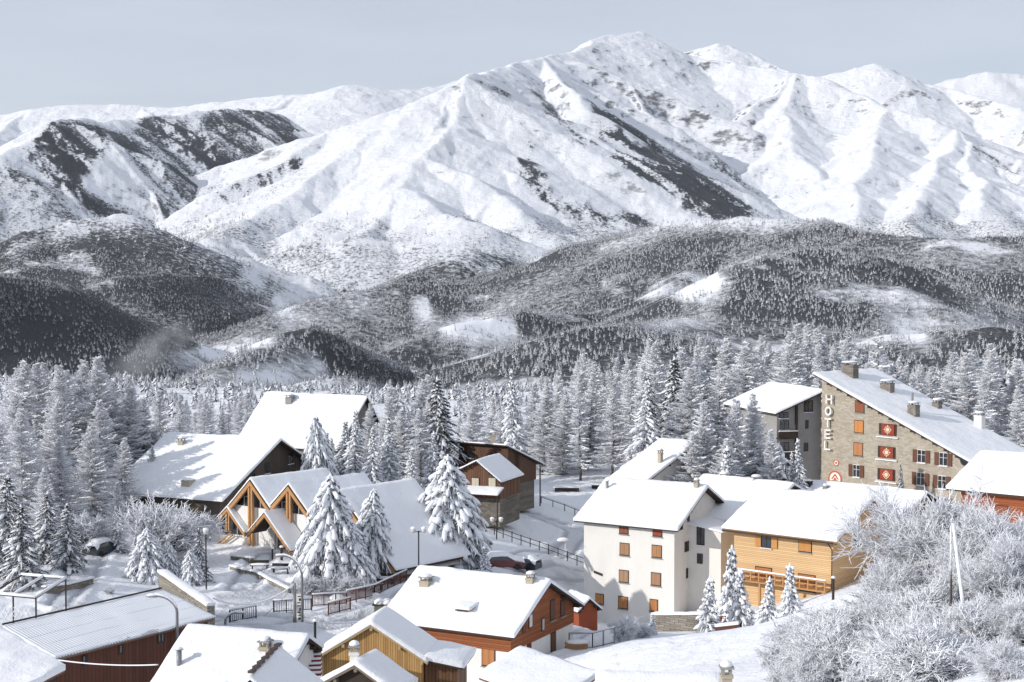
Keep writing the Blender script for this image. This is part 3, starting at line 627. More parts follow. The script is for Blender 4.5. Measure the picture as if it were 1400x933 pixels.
def snow_sheet(parent, rows, th=.35, step=.45, name='snow', lip=.07, seed=0, amp=.06, mat=None):
    """snow lying on a roof; rows = [left, right] points from one eave over the ridge to the other"""
    rows = [(np.array(a, float), np.array(b, float)) for a, b in rows]
    L_ = max(np.linalg.norm(b - a) for a, b in rows); nu = max(4, int(L_ / step)); T = [0.]; 
    for (a, b), (c, d) in zip(rows, rows[1:]): T.append(T[-1] + max(np.linalg.norm(c - a), np.linalg.norm(d - b)))
    W_ = T[-1]; nv = max(4, int(W_ / step)); tv = np.unique(np.concatenate([np.linspace(0, W_, nv + 1), T[1:-1], [min(.14, W_ / 9), W_ - min(.14, W_ / 9)]]))
    su = np.unique(np.concatenate([np.linspace(0, 1, nu + 1), [.12 / L_, 1 - .12 / L_]]))
    A = np.stack([np.interp(tv, T, [r[0][k] for r in rows]) for k in range(3)], -1); B = np.stack([np.interp(tv, T, [r[1][k] for r in rows]) for k in range(3)], -1)
    G = A[:, None] * (1 - su)[None, :, None] + B[:, None] * su[None, :, None]
    nr_, nc_ = len(tv), len(su); e = np.minimum(np.minimum(su, 1 - su)[None] * L_, np.minimum(tv, W_ - tv)[:, None])
    th = th * .8; prof = .72 + .28 * np.sqrt(np.clip(e / .35, 0, 1)) 
    up = th * prof * (1 + .3 * fbm(G[..., 0], G[..., 1], 3.0, 3, seed=200 + seed)) + amp * fbm(G[..., 0], G[..., 1], .9, 3, seed=210 + seed)
    top = G.copy(); top[..., 2] += up
    # ragged lip beyond the edges
    dv = (A[-1] - A[0]); dv[2] = 0; dv /= np.linalg.norm(dv) + 1e-9; du = B[0] - A[0]; du[2] = 0; du /= np.linalg.norm(du) + 1e-9
    rg = lip * (1 + .6 * fbm(G[..., 0], G[..., 1], .8, 2, seed=220 + seed))
    top[0] -= dv * rg[0][:, None]; top[-1] += dv * rg[-1][:, None]; top[:, 0] -= du * rg[:, 0][:, None] * .6; top[:, -1] += du * rg[:, -1][:, None] * .6
    idx_ = np.arange(nr_ * nc_).reshape(nr_, nc_); Fs = [np.stack([idx_[:-1, :-1], idx_[:-1, 1:], idx_[1:, 1:], idx_[1:, :-1]], -1).reshape(-1, 4)]
    bd = np.concatenate([idx_[0, :], idx_[1:, -1], idx_[-1, -2::-1], idx_[-2:0:-1, 0]]); low = top.reshape(-1, 3)[bd] * .75 + G.reshape(-1, 3)[bd] * .25; low[:, 2] = G.reshape(-1, 3)[bd][:, 2] - .02
    n0 = nr_ * nc_; m = len(bd); j = (np.arange(m) + 1) % m; Fs.append(np.stack([bd, n0 + np.arange(m), n0 + j, bd[j]], -1))
    V = np.concatenate([top.reshape(-1, 3), low]) - np.array(parent_loc(parent))
    V = np.concatenate([V, G.reshape(-1, 3) - np.array(parent_loc(parent)) - [0, 0, .02]]); q = Fs[0][:, ::-1] + n0 + m; Fs.append(q)
    return link(name, np_mesh(name, V, np.concatenate(Fs), mat or M_SNOW), parent)

class House:
    """gabled house. x, y: plan position of the middle of the ridge; yaw: ridge direction; a: half length; bf, bb: reach of the near and far
    slope; all taken at the edge of the roof; oe, og: how far the eaves and the gables overhang the walls"""
    def __init__(s, name, label, x, y, yaw, a, bf, bb, zr, zf, zb, base, wall, oe=.6, og=.6, timber=None, th=.35, group=None, cat='house', under=None, snow_on=True, a0=None, seed=0, gable=None, wallsplit=None):
        s.u = Vector((cos(R(yaw)), sin(R(yaw)), 0)); s.v = Vector((-s.u.y, s.u.x, 0)); s.o = Vector((x, y, 0)); s.a = a; s.bf = bf; s.bb = bb; s.zr = zr; s.zf = zf; s.zb = zb; s.base = base
        s.e = empty(name, (x, y, base), label, cat, group); s.oe, s.og = oe, og; W = s.W; g = .16
        s.wf, s.wb, s.wa = bf - oe, bb - oe, a - og; kf = (zr - zf) / bf; kb = (zr - zb) / bb
        hf, hb = zr - kf * s.wf - g - .02, zr - kb * s.wb - g - .02
        prof = [(-s.wf, base), (s.wb, base), (s.wb, hb), (0, zr - g - .02), (-s.wf, hf)]
        if wallsplit is None: MB().extrude([W(-s.wa, t, z) for t, z in prof], s.u * 2 * s.wa).build('wall', wall, s.e)
        else:   # two storeys of different stuff
            z1, lower = wallsplit; MB().extrude([W(-s.wa, t, z) for t, z in [(-s.wf, base), (s.wb, base), (s.wb, z1), (-s.wf, z1)]], s.u * 2 * s.wa).build('wall', lower, s.e)
            w2 = MB(); e = .07; w2.extrude([W(-s.wa - e, t, z) for t, z in [(-s.wf - e, z1 + .003), (s.wb + e, z1 + .003), (s.wb + e, hb), (0, zr - g - .02), (-s.wf - e, hf)]], s.u * 2 * (s.wa + e)).build('upper_wall', wall, s.e)
        r = MB(); r.extrude([W(-a, -bf, zf - g), W(-a, 0, zr - g), W(-a, bb, zb - g), W(-a, bb, zb), W(-a, 0, zr), W(-a, -bf, zf)], s.u * 2 * a)
        s.roof = r.build('roof', timber or M_DARK, s.e)
        if snow_on: s.snow = snow_sheet(s.roof, [(W(-a, -bf, zf + .004), W(a, -bf, zf + .004)), (W(-a, 0, zr + .004), W(a, 0, zr + .004)), (W(-a, bb, zb + .004), W(a, bb, zb + .004))], th, seed=seed)
        # rafter tails and purlins under the overhang
        for t, z in [(0, zr), (-bf * .5, zr - kf * bf * .5), (bb * .5, zr - kb * bb * .5), (-s.wf, zr - kf * s.wf), (s.wb, zr - kb * s.wb)]:
            for q in (1,): MB().obox(W(q * (s.wa + og * .45), t, z - g - .13), s.u * og * .42, s.v * .08, Vector((0, 0, .1))).build('purlin', under or timber or M_DARK, s.roof)
    def W(s, p, q, z): return s.o + s.u * p + s.v * q + Vector((0, 0, z))
    def hit(s, px, py, face, off=0):
        """where the sight line of a photo pixel meets a wall; gives (along, z)"""
        d = P(px, py, 1.); n, c = {'F': (s.v, -s.wf - off), 'R': (s.u, s.wa + off), 'L': (s.u, -s.wa - off)}[face]
        t = (c + s.o.dot(n)) / d.dot(n); p = d * t - s.o; return (p.dot(s.u) if face == 'F' else p.dot(s.v)), p.z
    def frame(s, face):
        return {'F': (s.u, -s.v, lambda k, z, o=0: s.W(k, -s.wf - o, z)), 'R': (s.v, s.u, lambda k, z, o=0: s.W(s.wa + o, k, z)), 'L': (-s.v, -s.u, lambda k, z, o=0: s.W(-s.wa - o, k, z))}[face]
    def win(s, px, py, w, h, face='F', closed=None, opened=None, frame=None, off=0., cross=True):
        k, z = s.hit(px, py, face, off); add_window(s.e, s.frame(face), k, z, w, h, closed, opened, frame, off, cross)
def add_window(e, fr, k, z, w, h, closed=None, opened=None, frame=None, off=0., cross=True):
    U, Nn, W = fr; Z = Vector((0, 0, 1))
    f = MB(); t = .07; c = W(k, z, off + .025)
    for q in (-1, 1): f.obox(c + U * q * (w / 2 + t / 2 - .01), U * t / 2, Nn * .035, Z * (h / 2 + t)); f.obox(c + Z * q * (h / 2 + t / 2 - .004), U * (w / 2 - .012), Nn * .034, Z * t / 2)
    if not closed and cross: f.obox(c, U * .03, Nn * .03, Z * h / 2); f.obox(c + Z * h * .12, U * (w / 2 - .01), Nn * .022, Z * .022)
    win = f.build('window', frame or M_DARK, e); MB().obox(W(k, z, off + .012), U * w / 2, Nn * .01, Z * h / 2).build('pane', M_GLASS, win)
    if closed:
        for q in (-1, 1): MB().obox(W(k, z, off + .045) + U * q * w * .25, U * (w * .25 - .008), Nn * .022, Z * (h / 2 - .01)).build('shutter', shut(closed), e)
    if opened:
        for q in (-1, 1): MB().obox(W(k, z, off + .1) + U * q * (w / 2 + .36), U * .31, Nn * .03, Z * (h / 2 + .03)).build('shutter', shut(opened), e)
    if w > .6: MB().obox(W(k, z - h / 2 - .12, off + .09), U * (w / 2 + .1), Nn * .09, Z * .035).build('sill', M_SNOW if not closed else M_CONC, e)
def chimney(h, px, py, top, w=.5, mat=None, cap=True, slit=False, name='chimney', parent=None, d=None, dep=None):
    """on the near slope of house h, foot at photo pixel (px,py), rising to photo row `top`"""
    dr = P(px, py, 1.); k = (h.zr - h.zf) / h.bf; n = (h.v * -k + Vector((0, 0, 1))); pt = dr * ((Vector((0, 0, h.zr)) + h.o).dot(n) / dr.dot(n))
    zt = P(px, top, pt.y).z; _chimney(parent or h.roof, pt + h.v * w * .5, zt, w, mat, cap, slit, h.u, h.v, name, dep)
def _chimney(parent, foot, zt, w, mat=None, cap=True, slit=False, u=Vector((1, 0, 0)), v=Vector((0, 1, 0)), name='chimney', dep=None):
    Z = Vector((0, 0, 1)); dep = dep or w; z0 = foot.z - .5; body = zt - .28 if cap else zt; f = Vector((foot.x, foot.y, 0))
    m = MB().obox(f + Z * (z0 + body) / 2, u * w / 2, v * dep / 2, Z * (body - z0) / 2); m.obox(f + Z * (body - .1), u * (w / 2 + .05), v * (dep / 2 + .05), Z * .05)
    c = m.build(name, mat or M_CHIM, parent)
    if cap:
        q = MB()
        for i in (-1, 1):
            for j in (-1, 1): q.obox(f + u * i * w * .36 + v * j * dep * .36 + Z * (body + .12), u * .05, v * .05, Z * .12)
        q.obox(f + Z * (body + .27), u * (w / 2 + .08), v * (dep / 2 + .08), Z * .035).build('cap', M_CONC, c)
    p = f + Z * (zt + (.04 if cap else 0)); MB().blob((p.x, p.y, p.z + .03), w * .62, dep * .62, .2).build('snow', M_SNOW, c, True)
def pipe(h, px, py, top, r=.13, name='flue'):
    dr = P(px, py, 1.); k = (h.zr - h.zf) / h.bf; n = (h.v * -k + Vector((0, 0, 1))); pt = dr * ((Vector((0, 0, h.zr)) + h.o).dot(n) / dr.dot(n)); zt = P(px, top, pt.y).z
    c = MB().tube([(pt.x, pt.y, pt.z - .4), (pt.x, pt.y, zt)], r, 12).tube([(pt.x, pt.y, zt + .06), (pt.x, pt.y, zt + .1)], r * 1.6, 12).tube([(pt.x, pt.y, zt), (pt.x, pt.y, zt + .07)], r * .4, 6).build(name, M_METAL, h.roof, True)
    MB().blob((pt.x, pt.y, zt + .1), r * 1.5, r * 1.5, .12).build('snow', M_SNOW, c, True)
# ------------------------------------------------------------------ the village
Z3 = Vector((0, 0, 1))
# white four-storey house
WH = House('apartment_house', 'white rendered four-storey house with orange shutters and snowy gable roof', 15.18, 157.09, -32.2, 5.94, 7.0, 7.0, -21.6, -25.1, -25.1, -36.5, M_PLAS, .75, .75, th=.4)
for px, py, w_, h_, c in [(853,723,.95,.95,RUST),(899,726,.95,1.0,(.3,.07,.04)),(854,751,1.0,1.15,(.34,.2,.11)),(898,754,1.0,1.15,(.38,.2,.1)),(853,788,1.0,1.15,(.36,.22,.13)),(897,792,1.0,1.2,(.36,.2,.12)),
                          (820,819,.85,.95,(.42,.2,.07)),(852,824,1.0,1.15,ORANGE),(894,828,.8,1.15,ORANGE)]: WH.win(px, py, w_, h_, 'F', closed=c)
for px, py, w_, h_ in [(930,719,.9,.7),(941,708,.35,1.1),(937,748,.3,.9),(940,747,.3,.9),(939,784,.3,.9)]: WH.win(px, py, w_, h_, 'R', cross=False)
k0, _ = WH.hit(941, 790, 'R'); k1 = WH.wb - .2
wing = MB(); wl = 3.6
wing.hexa([WH.W(WH.wa - .05, k0, WH.base), WH.W(WH.wa + wl, k0, WH.base), WH.W(WH.wa + wl, k1, WH.base), WH.W(WH.wa - .05, k1, WH.base)],
          [WH.W(WH.wa - .05, k0, -25.0), WH.W(WH.wa + wl, k0, -25.6), WH.W(WH.wa + wl, k1, -25.6), WH.W(WH.wa - .05, k1, -25.0)]).build('side_wing', M_PLAS, WH.e)
snow_sheet(WH.e, [(WH.W(WH.wa - .1, k0 - .25, -24.97), WH.W(WH.wa + wl + .3, k0 - .25, -25.57)), (WH.W(WH.wa - .1, k1, -24.97), WH.W(WH.wa + wl + .3, k1, -25.57))], .25)
frW = (WH.u, -WH.v, lambda k, z, o=0: WH.W(k, k0 - o, z))
def hitw(px, py):
    d = P(px, py, 1.); t = (k0 + WH.o.dot(WH.v)) / d.dot(WH.v); p = d * t - WH.o; return p.dot(WH.u), p.z
for px, py, w_, h_ in [(958,733,.75,1.7),(957,764,.5,.9)]: k, z = hitw(px, py); add_window(WH.e, frW, k, z, w_, h_)
k, z = WH.hit(818, 784, 'F'); MB().obox(WH.W(k, -WH.wf - .05, z), WH.u * .5 + Z3 * -.12, WH.v * .03, Z3 * .13).build('name_board', M_DARK, WH.e)
pipe(WH, 830, 671, 659, .16); chimney(WH, 951, 672, 657, .45)
# yellow timber chalet
UY = Vector((cos(R(-38.6)), sin(R(-38.6)), 0))
M_YEL = mat_planks('honey_timber_walls', (.54, .35, .18), (.76, .53, .29), (0, 0, 1), .17, .5)
YH = House('timber_chalet', 'honey yellow timber chalet with orange shutters beside the white house', 30.1, 147.7, -38.6, 6.1, 7.7, 7.7, -21.45, -24.4, -24.4, -32.2, M_YEL, .9, .8, timber=mat_flat('brown_fascia', (.30, .17, .08)), th=.42, under=M_BEAM)
YH.win(1048, 740, 1.05, 1.15, 'F', opened=(.5, .25, .09)); YH.win(1101, 747, 1.25, 1.0, 'F', closed=(.5, .24, .08))
YH.win(1044, 787, 1.7, 1.5, 'F', closed=ORANGE); YH.win(1103, 797, 1.7, 1.5, 'F', closed=ORANGE); YH.win(1172, 738, 1.2, 1.2, 'R'); YH.win(1210, 700, 1, 1, 'R')
bal = MB(); zb_ = -29.15
bal.obox(YH.W(0, -YH.wf - .75, zb_), YH.u * YH.wa, YH.v * .75, Z3 * .07); bal.obox(YH.W(0, -YH.wf - 1.45, zb_ + 1), YH.u * YH.wa, YH.v * .05, Z3 * .06); bal.obox(YH.W(0, -YH.wf - 1.45, zb_ + .55), YH.u * YH.wa, YH.v * .03, Z3 * .05)
for i in range(13): bal.obox(YH.W(-YH.wa + .1 + i * (YH.wa * 2 - .2) / 12, -YH.wf - 1.45, zb_ + .5), YH.u * .06, YH.v * .04, Z3 * .5)
for i in range(4): bal.obox(YH.W(-YH.wa + .3 + i * (YH.wa * 2 - .6) / 3, -YH.wf - 1.35, zb_ - 1.5), YH.u * .1, YH.v * .1, Z3 * 1.45)
bo = bal.build('balcony', M_BEAM, YH.e); MB().obox(YH.W(0, -YH.wf - 1.45, zb_ + 1.12), YH.u * YH.wa, YH.v * .09, Z3 * .06).build('snow', M_SNOW, bo)
gt = MB(); gt.tube([YH.W(-6.1, -7.75, -24.62), YH.W(6.1, -7.75, -24.62)], .08, 6); gt.tube([YH.W(5.2, -7.7, -24.7), YH.W(5.25, -6.95, -25.4), YH.W(5.25, -6.95, -32)], .06, 6); gt.build('gutter', M_DARK, YH.roof)
# low snowy roofs behind them
G1 = House('low_house', 'low house whose snowy roof shows between white house and yellow chalet', 25.5, 161.5, -40, 5.7, 8, 5, -21.9, -25.1, -23.9, -31, M_YEL, th=.35)
_chimney(G1.roof, P(990, 662, 164), P(990, 648, 164).z, .9, M_PLAS); _chimney(G1.roof, P(1034, 668, 161), P(1034, 652, 161).z, .9, M_CHIM)
G2 = House('long_house', 'long low house with snowy roof and dark gable in front of the hotel', 40.47, 169.73, -40.8, 7.25, 4.6, 4.6, -23.8, -25.7, -25.7, -31, mat_planks('grey_boards', (.2, .15, .1), (.32, .24, .16), UY, .2), th=.35)
chimney(G2, 1127, 672, 665, .5); chimney(G2, 1102, 670, 658, .8, M_DARK, cap=False)
E1 = House('back_house', 'house behind the white house, only its big snowy roof showing', 19.6, 176.2, -45, 2.7, 9.3, 6, -19.3, -23.1, -21.8, -31, M_PLAS, th=.35)
chimney(E1, 901, 637, 616, .45)
# centre house, brown over white
UC = Vector((cos(R(-27.6)), sin(R(-27.6)), 0)); M_RED = mat_planks('reddish_boards', (.20, .065, .025), (.34, .12, .05), (0, 0, 1), .18, .5)
CH = House('village_house', 'brown over white house with wide snowy roof in the village centre', -2.33, 120.32, -27.6, 6.09, 6.25, 6.25, -24.05, -27.1, -27.1, -32.3, M_RED, .7, .7, th=.42, wallsplit=(-28.45, M_PLAS), under=M_DARK)
CH.win(668, 899, 1.05, 1.25, 'F', closed=ORANGE); CH.win(590, 900, 1.05, 1.25, 'F', closed=ORANGE)
for px, py, w_, h_, c in [(725,846,.5,1.3,(.55, .55, .55)),(742,854,.35,.9,(.55, .55, .55)),(755,834,.7,1.5,BROWN),(769,831,.7,1.2,BROWN),(723,883,.6,.8,BROWN),(756,880,.8,1.7,BROWN),(716,856,.4,.9,BROWN)]: CH.win(px, py, w_, h_, 'R', closed=c, off=.07 if py < 870 else 0)
chimney(CH, 579, 808, 790, .85); chimney(CH, 723, 806, 786, .6)
def dormer(h, px, py, w=1.3, d_=1.3, hh=.45):
    dr = P(px, py, 1.); k = (h.zr - h.zf) / h.bf; n = (h.v * -k + Z3); pt = dr * ((Z3 * h.zr + h.o).dot(n) / dr.dot(n))
    b = MB().obox(pt + h.v * d_ / 2 + Z3 * .15, h.u * w / 2, h.v * d_ / 2, Z3 * .48).build('skylight', M_BEAM, h.roof); MB().obox(pt + Z3 * .3, h.u * w * .38, h.v * .012, Z3 * .2).build('pane', M_GLASS, b)
    q = [pt + h.u * i * (w / 2 + .15) + h.v * j + Z3 * zz for i, j, zz in ((-1, -.25, .63), (1, -.25, .63), (1, d_, .85), (-1, d_, .85))]; snow_sheet(b, [(q[0], q[1]), (q[3], q[2])], .2, .3)
dormer(CH, 632, 843)
# barn and chalets on the left
BA = House('big_barn', 'big dark barn with broad snowy roof left of the church', -27.2 - 8 * .906, 175 + 8 * .4226, -25, 8.2, 11.6, 6.8, -19.0, -24.65, -22.4, -30, mat_planks('dark_barn_boards', (.07, .055, .045), (.13, .105, .085), (.42, .9, 0), .25), .8, .9, th=.35, cat='barn')
chimney(BA, 246, 613, 600, .7); chimney(BA, 253, 669, 657, 1.1, M_CHIM, cap=False)
for px, py in ((365, 640), (397, 627), (345, 655)): BA.win(px, py, .9, 1.1, 'R')
BB = House('tall_chalet', 'steep-roofed chalet behind the big barn with wide snowy slope', -20 - 8.4 * .883, 205 + 8.4 * .469, -28, 8.6, 7.2, 3.2, -16.4, -23.0, -20.2, -28, mat_flat('greyish_render', (.25, .23, .21)), .5, .7, th=.35)  # walls in one grey-brown tone
chimney(BB, 394, 556, 541, 1.0, M_CONC)
# dark chalet by the snowfield
M_DPL = mat_planks('dark_brown_planks', (.085, .045, .03), (.15, .085, .055), (.8, -.6, 0), .3, .4); M_DST = mat_stone('dark_stone', (.8, -.6, 0), .5, .25, (.13, .12, .1), (.22, .2, .17), (.16, .15, .13))
d0 = P(621, 604, 193); ud = Vector((cos(R(-34)), sin(R(-34)), 0)); vd = Vector((-ud.y, ud.x, 0))
DL = 8.6; DE = empty('dark_chalet', (d0.x, d0.y, -29.6), 'dark plank chalet over stone with snowy roof at edge of snowfield', 'chalet')
def Dp(s_, t_, z): return Vector((d0.x, d0.y, 0)) + ud * s_ + vd * t_ + Z3 * z
dz0 = d0.z; dt = 7.4; dd = 3.0
MB().hexa([Dp(.5, .3, -26.2), Dp(DL - .4, .3, -26.2), Dp(DL - .4, dt - .6, -26.2), Dp(.5, dt - .6, -26.2)], [Dp(.5, .3, dz0 - .25), Dp(DL - .4, .3, dz0 - .25), Dp(DL - .4, dt - .6, dz0 - dd), Dp(.5, dt - .6, dz0 - dd)]).build('upper_wall', M_DPL, DE)
MB().hexa([Dp(.6, .4, -29.9), Dp(DL - .5, .4, -29.9), Dp(DL - .5, dt - .9, -29.9), Dp(.6, dt - .9, -29.9)], [Dp(.6, .4, -26.203), Dp(DL - .5, .4, -26.203), Dp(DL - .5, dt - .9, -26.203), Dp(.6, dt - .9, -26.203)]).build('wall', M_DST, DE)
rf = MB().slab([Dp(-.3, -.6, dz0 - .05), Dp(DL, -.6, dz0 - .05), Dp(DL, dt + .5, dz0 - dd - .25), Dp(-.3, dt + .5, dz0 - dd - .25)], .16).build('roof', M_DARK, DE)
snow_sheet(rf, [(Dp(-.3, -.6, dz0 + .12), Dp(DL, -.6, dz0 + .12)), (Dp(-.3, dt + .5, dz0 - dd - .08), Dp(DL, dt + .5, dz0 - dd - .08))], .22)
frD = (ud, -vd, lambda k, z, o=0: Dp(k, .3 - o, z))
for k in (2.2, 5.6): add_window(DE, frD, k, dz0 - 1.6, 1.3, .6)
_chimney(rf, Dp(5.4, 1, dz0), dz0 + 1.4, .7, M_CHIM); MB().tube([Dp(DL - .3, dt + .2, -29.8), Dp(DL - .3, dt + .2, dz0 - dd - .3)], .1, 6).build('post', M_DARK, DE)
# its annex
an = House('annex_cabin', 'small brown plank cabin with shutters leaning on the dark chalet', P(667, 630, 179).x, 180.5, -112, 3.6, 2.1, 3.2, -21.7, -22.75, -24.1, -29.5, mat_planks('brown_planks', (.11, .055, .035), (.19, .10, .06), (.8, -.6, 0), .28, .45), .35, .5, th=.25, cat='cabin', wallsplit=(-26.2, M_DST))
for px, c in ((650, (.5, .46, .36)), (673, (.5, .46, .36))): an.win(px, 660, .9, 1.1, 'R', closed=c, off=.07)
q = [an.W(an.wa + .05, -2.0, -25.0), an.W(an.wa + .05, 3.3, -25.0), an.W(an.wa + 1.8, 3.3, -25.6), an.W(an.wa + 1.8, -2.0, -25.6)]
pr = MB().slab(q, .12).build('porch_roof', M_DARK, an.e); snow_sheet(pr, [(q[3] + Z3 * .13, q[2] + Z3 * .13), (q[0] + Z3 * .13, q[1] + Z3 * .13)], .3)
MB().tube([an.W(an.wa + 1.7, -1.9, -29.6), an.W(an.wa + 1.7, -1.9, -25.5)], .08, 6).build('post', M_DARK, an.e); MB().tube([an.W(an.wa + 1.7, 3.2, -29.6), an.W(an.wa + 1.7, 3.2, -25.5)], .08, 6).build('post', M_DARK, an.e)
# red-brown chalet at the edge
JH = House('red_chalet', 'red-brown timber chalet with deep snowy roof at the hotel corner', P(1344, 617, 134).x + .766 * 8.5, 134 - .643 * 8.5, -40, 8.7, 7.2, 6, -15.75, -18.15, -17.8, -25, mat_planks('red_timber', (.26, .075, .03), (.40, .13, .055), (0, 0, 1), .2, .5), .9, .9, th=.45, timber=M_DARK, under=M_BEAM)
JH.win(1370, 700, 1, 1, 'F', closed=RUST)
# front chalet with vertical boards
UL = Vector((cos(R(-98.6)), sin(R(-98.6)), 0)); M_LPL = mat_planks('yellow_vertical_boards', (.34, .19, .07), (.60, .37, .15), (-UL.y, UL.x, 0), .14, .35)
LH = House('board_chalet', 'yellow board-clad chalet gable with long snowy side roof in front of village house', -7.79, 86.9, -98.6, 1.95, 3.3, 3.3, -19.8, -21.85, -21.85, -27, M_LPL, .35, .25, th=.38, timber=mat_flat('pale_fascia', (.45, .34, .2)))
q = [LH.W(-1.9, 3.1, -21.85), LH.W(1.9, 3.1, -21.85), LH.W(1.5, 5.3, -22.35), LH.W(-2.3, 5.3, -22.35)]
sr = MB().slab(q, .12).build('side_roof', M_DARK, LH.e); snow_sheet(sr, [(q[3] + Z3 * .13, q[2] + Z3 * .13), (q[0] + Z3 * .13, q[1] + Z3 * .13)], .4)
MB().hexa([LH.W(-1.6, 3.0, -27), LH.W(1.3, 3.0, -27), LH.W(1.1, 4.9, -27), LH.W(-1.8, 4.9, -27)], [LH.W(-1.6, 3.0, -21.95), LH.W(1.3, 3.0, -21.95), LH.W(1.1, 4.9, -22.3), LH.W(-1.8, 4.9, -22.3)]).build('side_wing', mat_planks('brown_boards', (.12, .06, .03), (.2, .11, .06), (1, 0, 0), .2, .4), LH.e)  # side wing in dark brown boards
MH = House('porch_hut', 'small open porch with snowy gable roof before the board-clad chalet', -7.2, 73.0, -109.3, 1.25, 2.2, 2.2, -18.7, -19.98, -19.98, -24, M_DARK, .3, .35, th=.3, cat='hut', timber=mat_flat('grey_fascia', (.22, .18, .14)))
_chimney(MH.roof, P(484.5, 900, 72.6), P(484.5, 883, 72.6).z, .42, M_PLAS)
# lower left house
PH = House('lower_house', 'house with broad sunlit snow roof, metal flue and stone chimney', -14.72, 82.75, -17.6, 3.74, 6.4, 1.75, -19.75, -23.4, -20.75, -26.5, M_PLAS, .4, .35, th=.35)
pipe(PH, 245, 914, 890, .15); chimney(PH, 360, 899, 878, .55, M_CHIM)
dr = MB().tube([P(369, 900, 80), P(369, 871, 80)], .02, 5).obox(P(369, 874, 80), (.14, 0, 0), (0, .01, 0), (0, 0, .02)).build('weather_vane', M_BLACK, PH.roof)
P2 = House('tile_ridge_house', 'small steep roof with jagged ridge tiles beside the sunlit snow roof', -11.07, 66.63, -94.8, 2.64, 2.07, 2.3, -17.3, -18.95, -19.1, -22, M_PLAS, .3, .2, th=.22)
rt = MB()
for i in range(14): rt.obox(P2.W(-2.55 + i * .39, 0, -17.05 + .05 * (i % 2)), P2.u * .19 + Z3 * .03, P2.v * .1, Z3 * .06)
rt.build('ridge_tiles', mat_flat('dark_tiles', (.10, .075, .07)), P2.roof)
_chimney(P2.roof, P(356, 935, 66), P(356, 921, 66).z, .4, M_CHIM)
# long barn with corrugated roof
UQ = Vector((cos(R(56.2)), sin(R(56.2)), 0))
QH = House('red_barn', 'long red-brown barn with snow-dusted corrugated roof and small slit windows', -28.05, 98.22, 56.2, 6.7, 4.95, 1.2, -21.8, -23.05, -22.4, -29, mat_planks('dark_red_boards', (.085, .034, .024), (.14, .058, .038), UQ, .3, .7), .35, .3, th=.13, cat='barn', timber=mat_flat('rusty_sheet', (.22, .12, .08)))
a_ = N('corrugated_snow', .7, .2); p_ = a_.pos(); d_ = a_.n('ShaderNodeVectorMath', operation='DOT_PRODUCT'); a_.l(p_, d_.inputs[0]); d_.inputs[1].default_value = tuple(UQ * 2 * pi / .225)
d2_ = a_.n('ShaderNodeVectorMath', operation='DOT_PRODUCT'); a_.l(p_, d2_.inputs[0]); d2_.inputs[1].default_value = tuple(QH.v / 1.15)
row_ = a_.ramp(a_.math('FRACT', d2_.outputs['Value']), .9, .97); wv_ = a_.math('SINE', d_.outputs['Value']); f_ = a_.math('MULTIPLY', a_.math('MULTIPLY', row_, a_.ramp(wv_, -.2, .6)), a_.ramp(a_.noise(p_, .6, 3), .4, .6))
a_.col(a_.mix(f_, SNOW, (.3, .31, .34))); a_.bump(a_.math('MULTIPLY', wv_, a_.noise(p_, .8, 2)), .6, .05); QH.snow.data.materials.clear(); QH.snow.data.materials.append(a_.m)
MB().obox(QH.W(0, .12, -21.62), QH.u * 6.6, QH.v * .05, Z3 * .05).build('ridge_cap', M_DARK, QH.roof)
for px, py in ((218, 873), (222, 872), (165, 888), (115, 903)): QH.win(px, py, .22, .5, 'F', cross=False)
cg = MB()
for i in range(60): cg.tube([QH.W(-6.65 + i * .225, -5.02, -23.07), QH.W(-6.65 + i * .225, -4.6, -22.96)], .075, 6)
cg.build('corrugated_edge', mat_flat('zinc_sheet', (.2, .2, .21)), QH.roof)
# slab roofs right at the lower edge
def slab_house(name, label, q, base, wall, th=.35, inset=.4, seed=0, cat='house'):
    q = [Vector(p) for p in q]; c = sum(q, Vector((0, 0, 0))) / 4; e = empty(name, (c.x, c.y, base), label, cat)
    w4 = [p + (Vector((c.x, c.y, p.z)) - p).normalized() * inset for p in q]; MB().hexa([Vector((p.x, p.y, base)) for p in w4], [p - Z3 * .14 for p in w4]).build('wall', wall, e)
    r = MB().slab([p - Z3 * .12 for p in q], .12).build('roof', mat_flat('brown_edge', (.16, .09, .05)), e); snow_sheet(r, [(q[0] + Z3 * .004, q[1] + Z3 * .004), (q[3] + Z3 * .004, q[2] + Z3 * .004)], th, seed=seed)
    return e, r
slab_house('corner_house', 'plain snow-covered roof corner beside the red barn, partly outside the frame', [P(-90, 1010, 58), P(62, 930, 64), P(89, 916, 66), P(-60, 824, 74)], -24, M_DARK, cat='house')
slab_house('front_house', 'house with tilted grey-shaded snow roof just below the brown and white house', [P(655, 926, 71), P(760, 965, 66), P(818, 924, 69), P(711, 888, 75)], -24, mat_flat('brown_wall', (.2, .1, .06)), seed=3)
OH = House('bottom_house', 'house whose snowy ridge and capped chimney just enter the picture bottom', P(900, 925, 62).x, 62, -4, 2.6, 4, 3, P(900, 925, 62).z, P(900, 925, 62).z - 2.2, P(900, 925, 62).z - 1.6, -22, M_DARK, th=.3)
_chimney(OH.roof, P(993, 960, 61), P(993, 912, 61).z, .42, M_CHIM)
# red shed roof between centre house and white house
SH = House('small_shed', 'small red-walled shed squeezed between brown house and white house', P(793, 800, 139).x, 139, -62, 1.8, 1.3, 1.3, P(785, 814, 139).z, P(785, 814, 139).z - 1.1, P(785, 814, 139).z - 1.1, -33, mat_flat('red_boards', (.3, .08, .04)), .3, .3, th=.3, cat='shed')

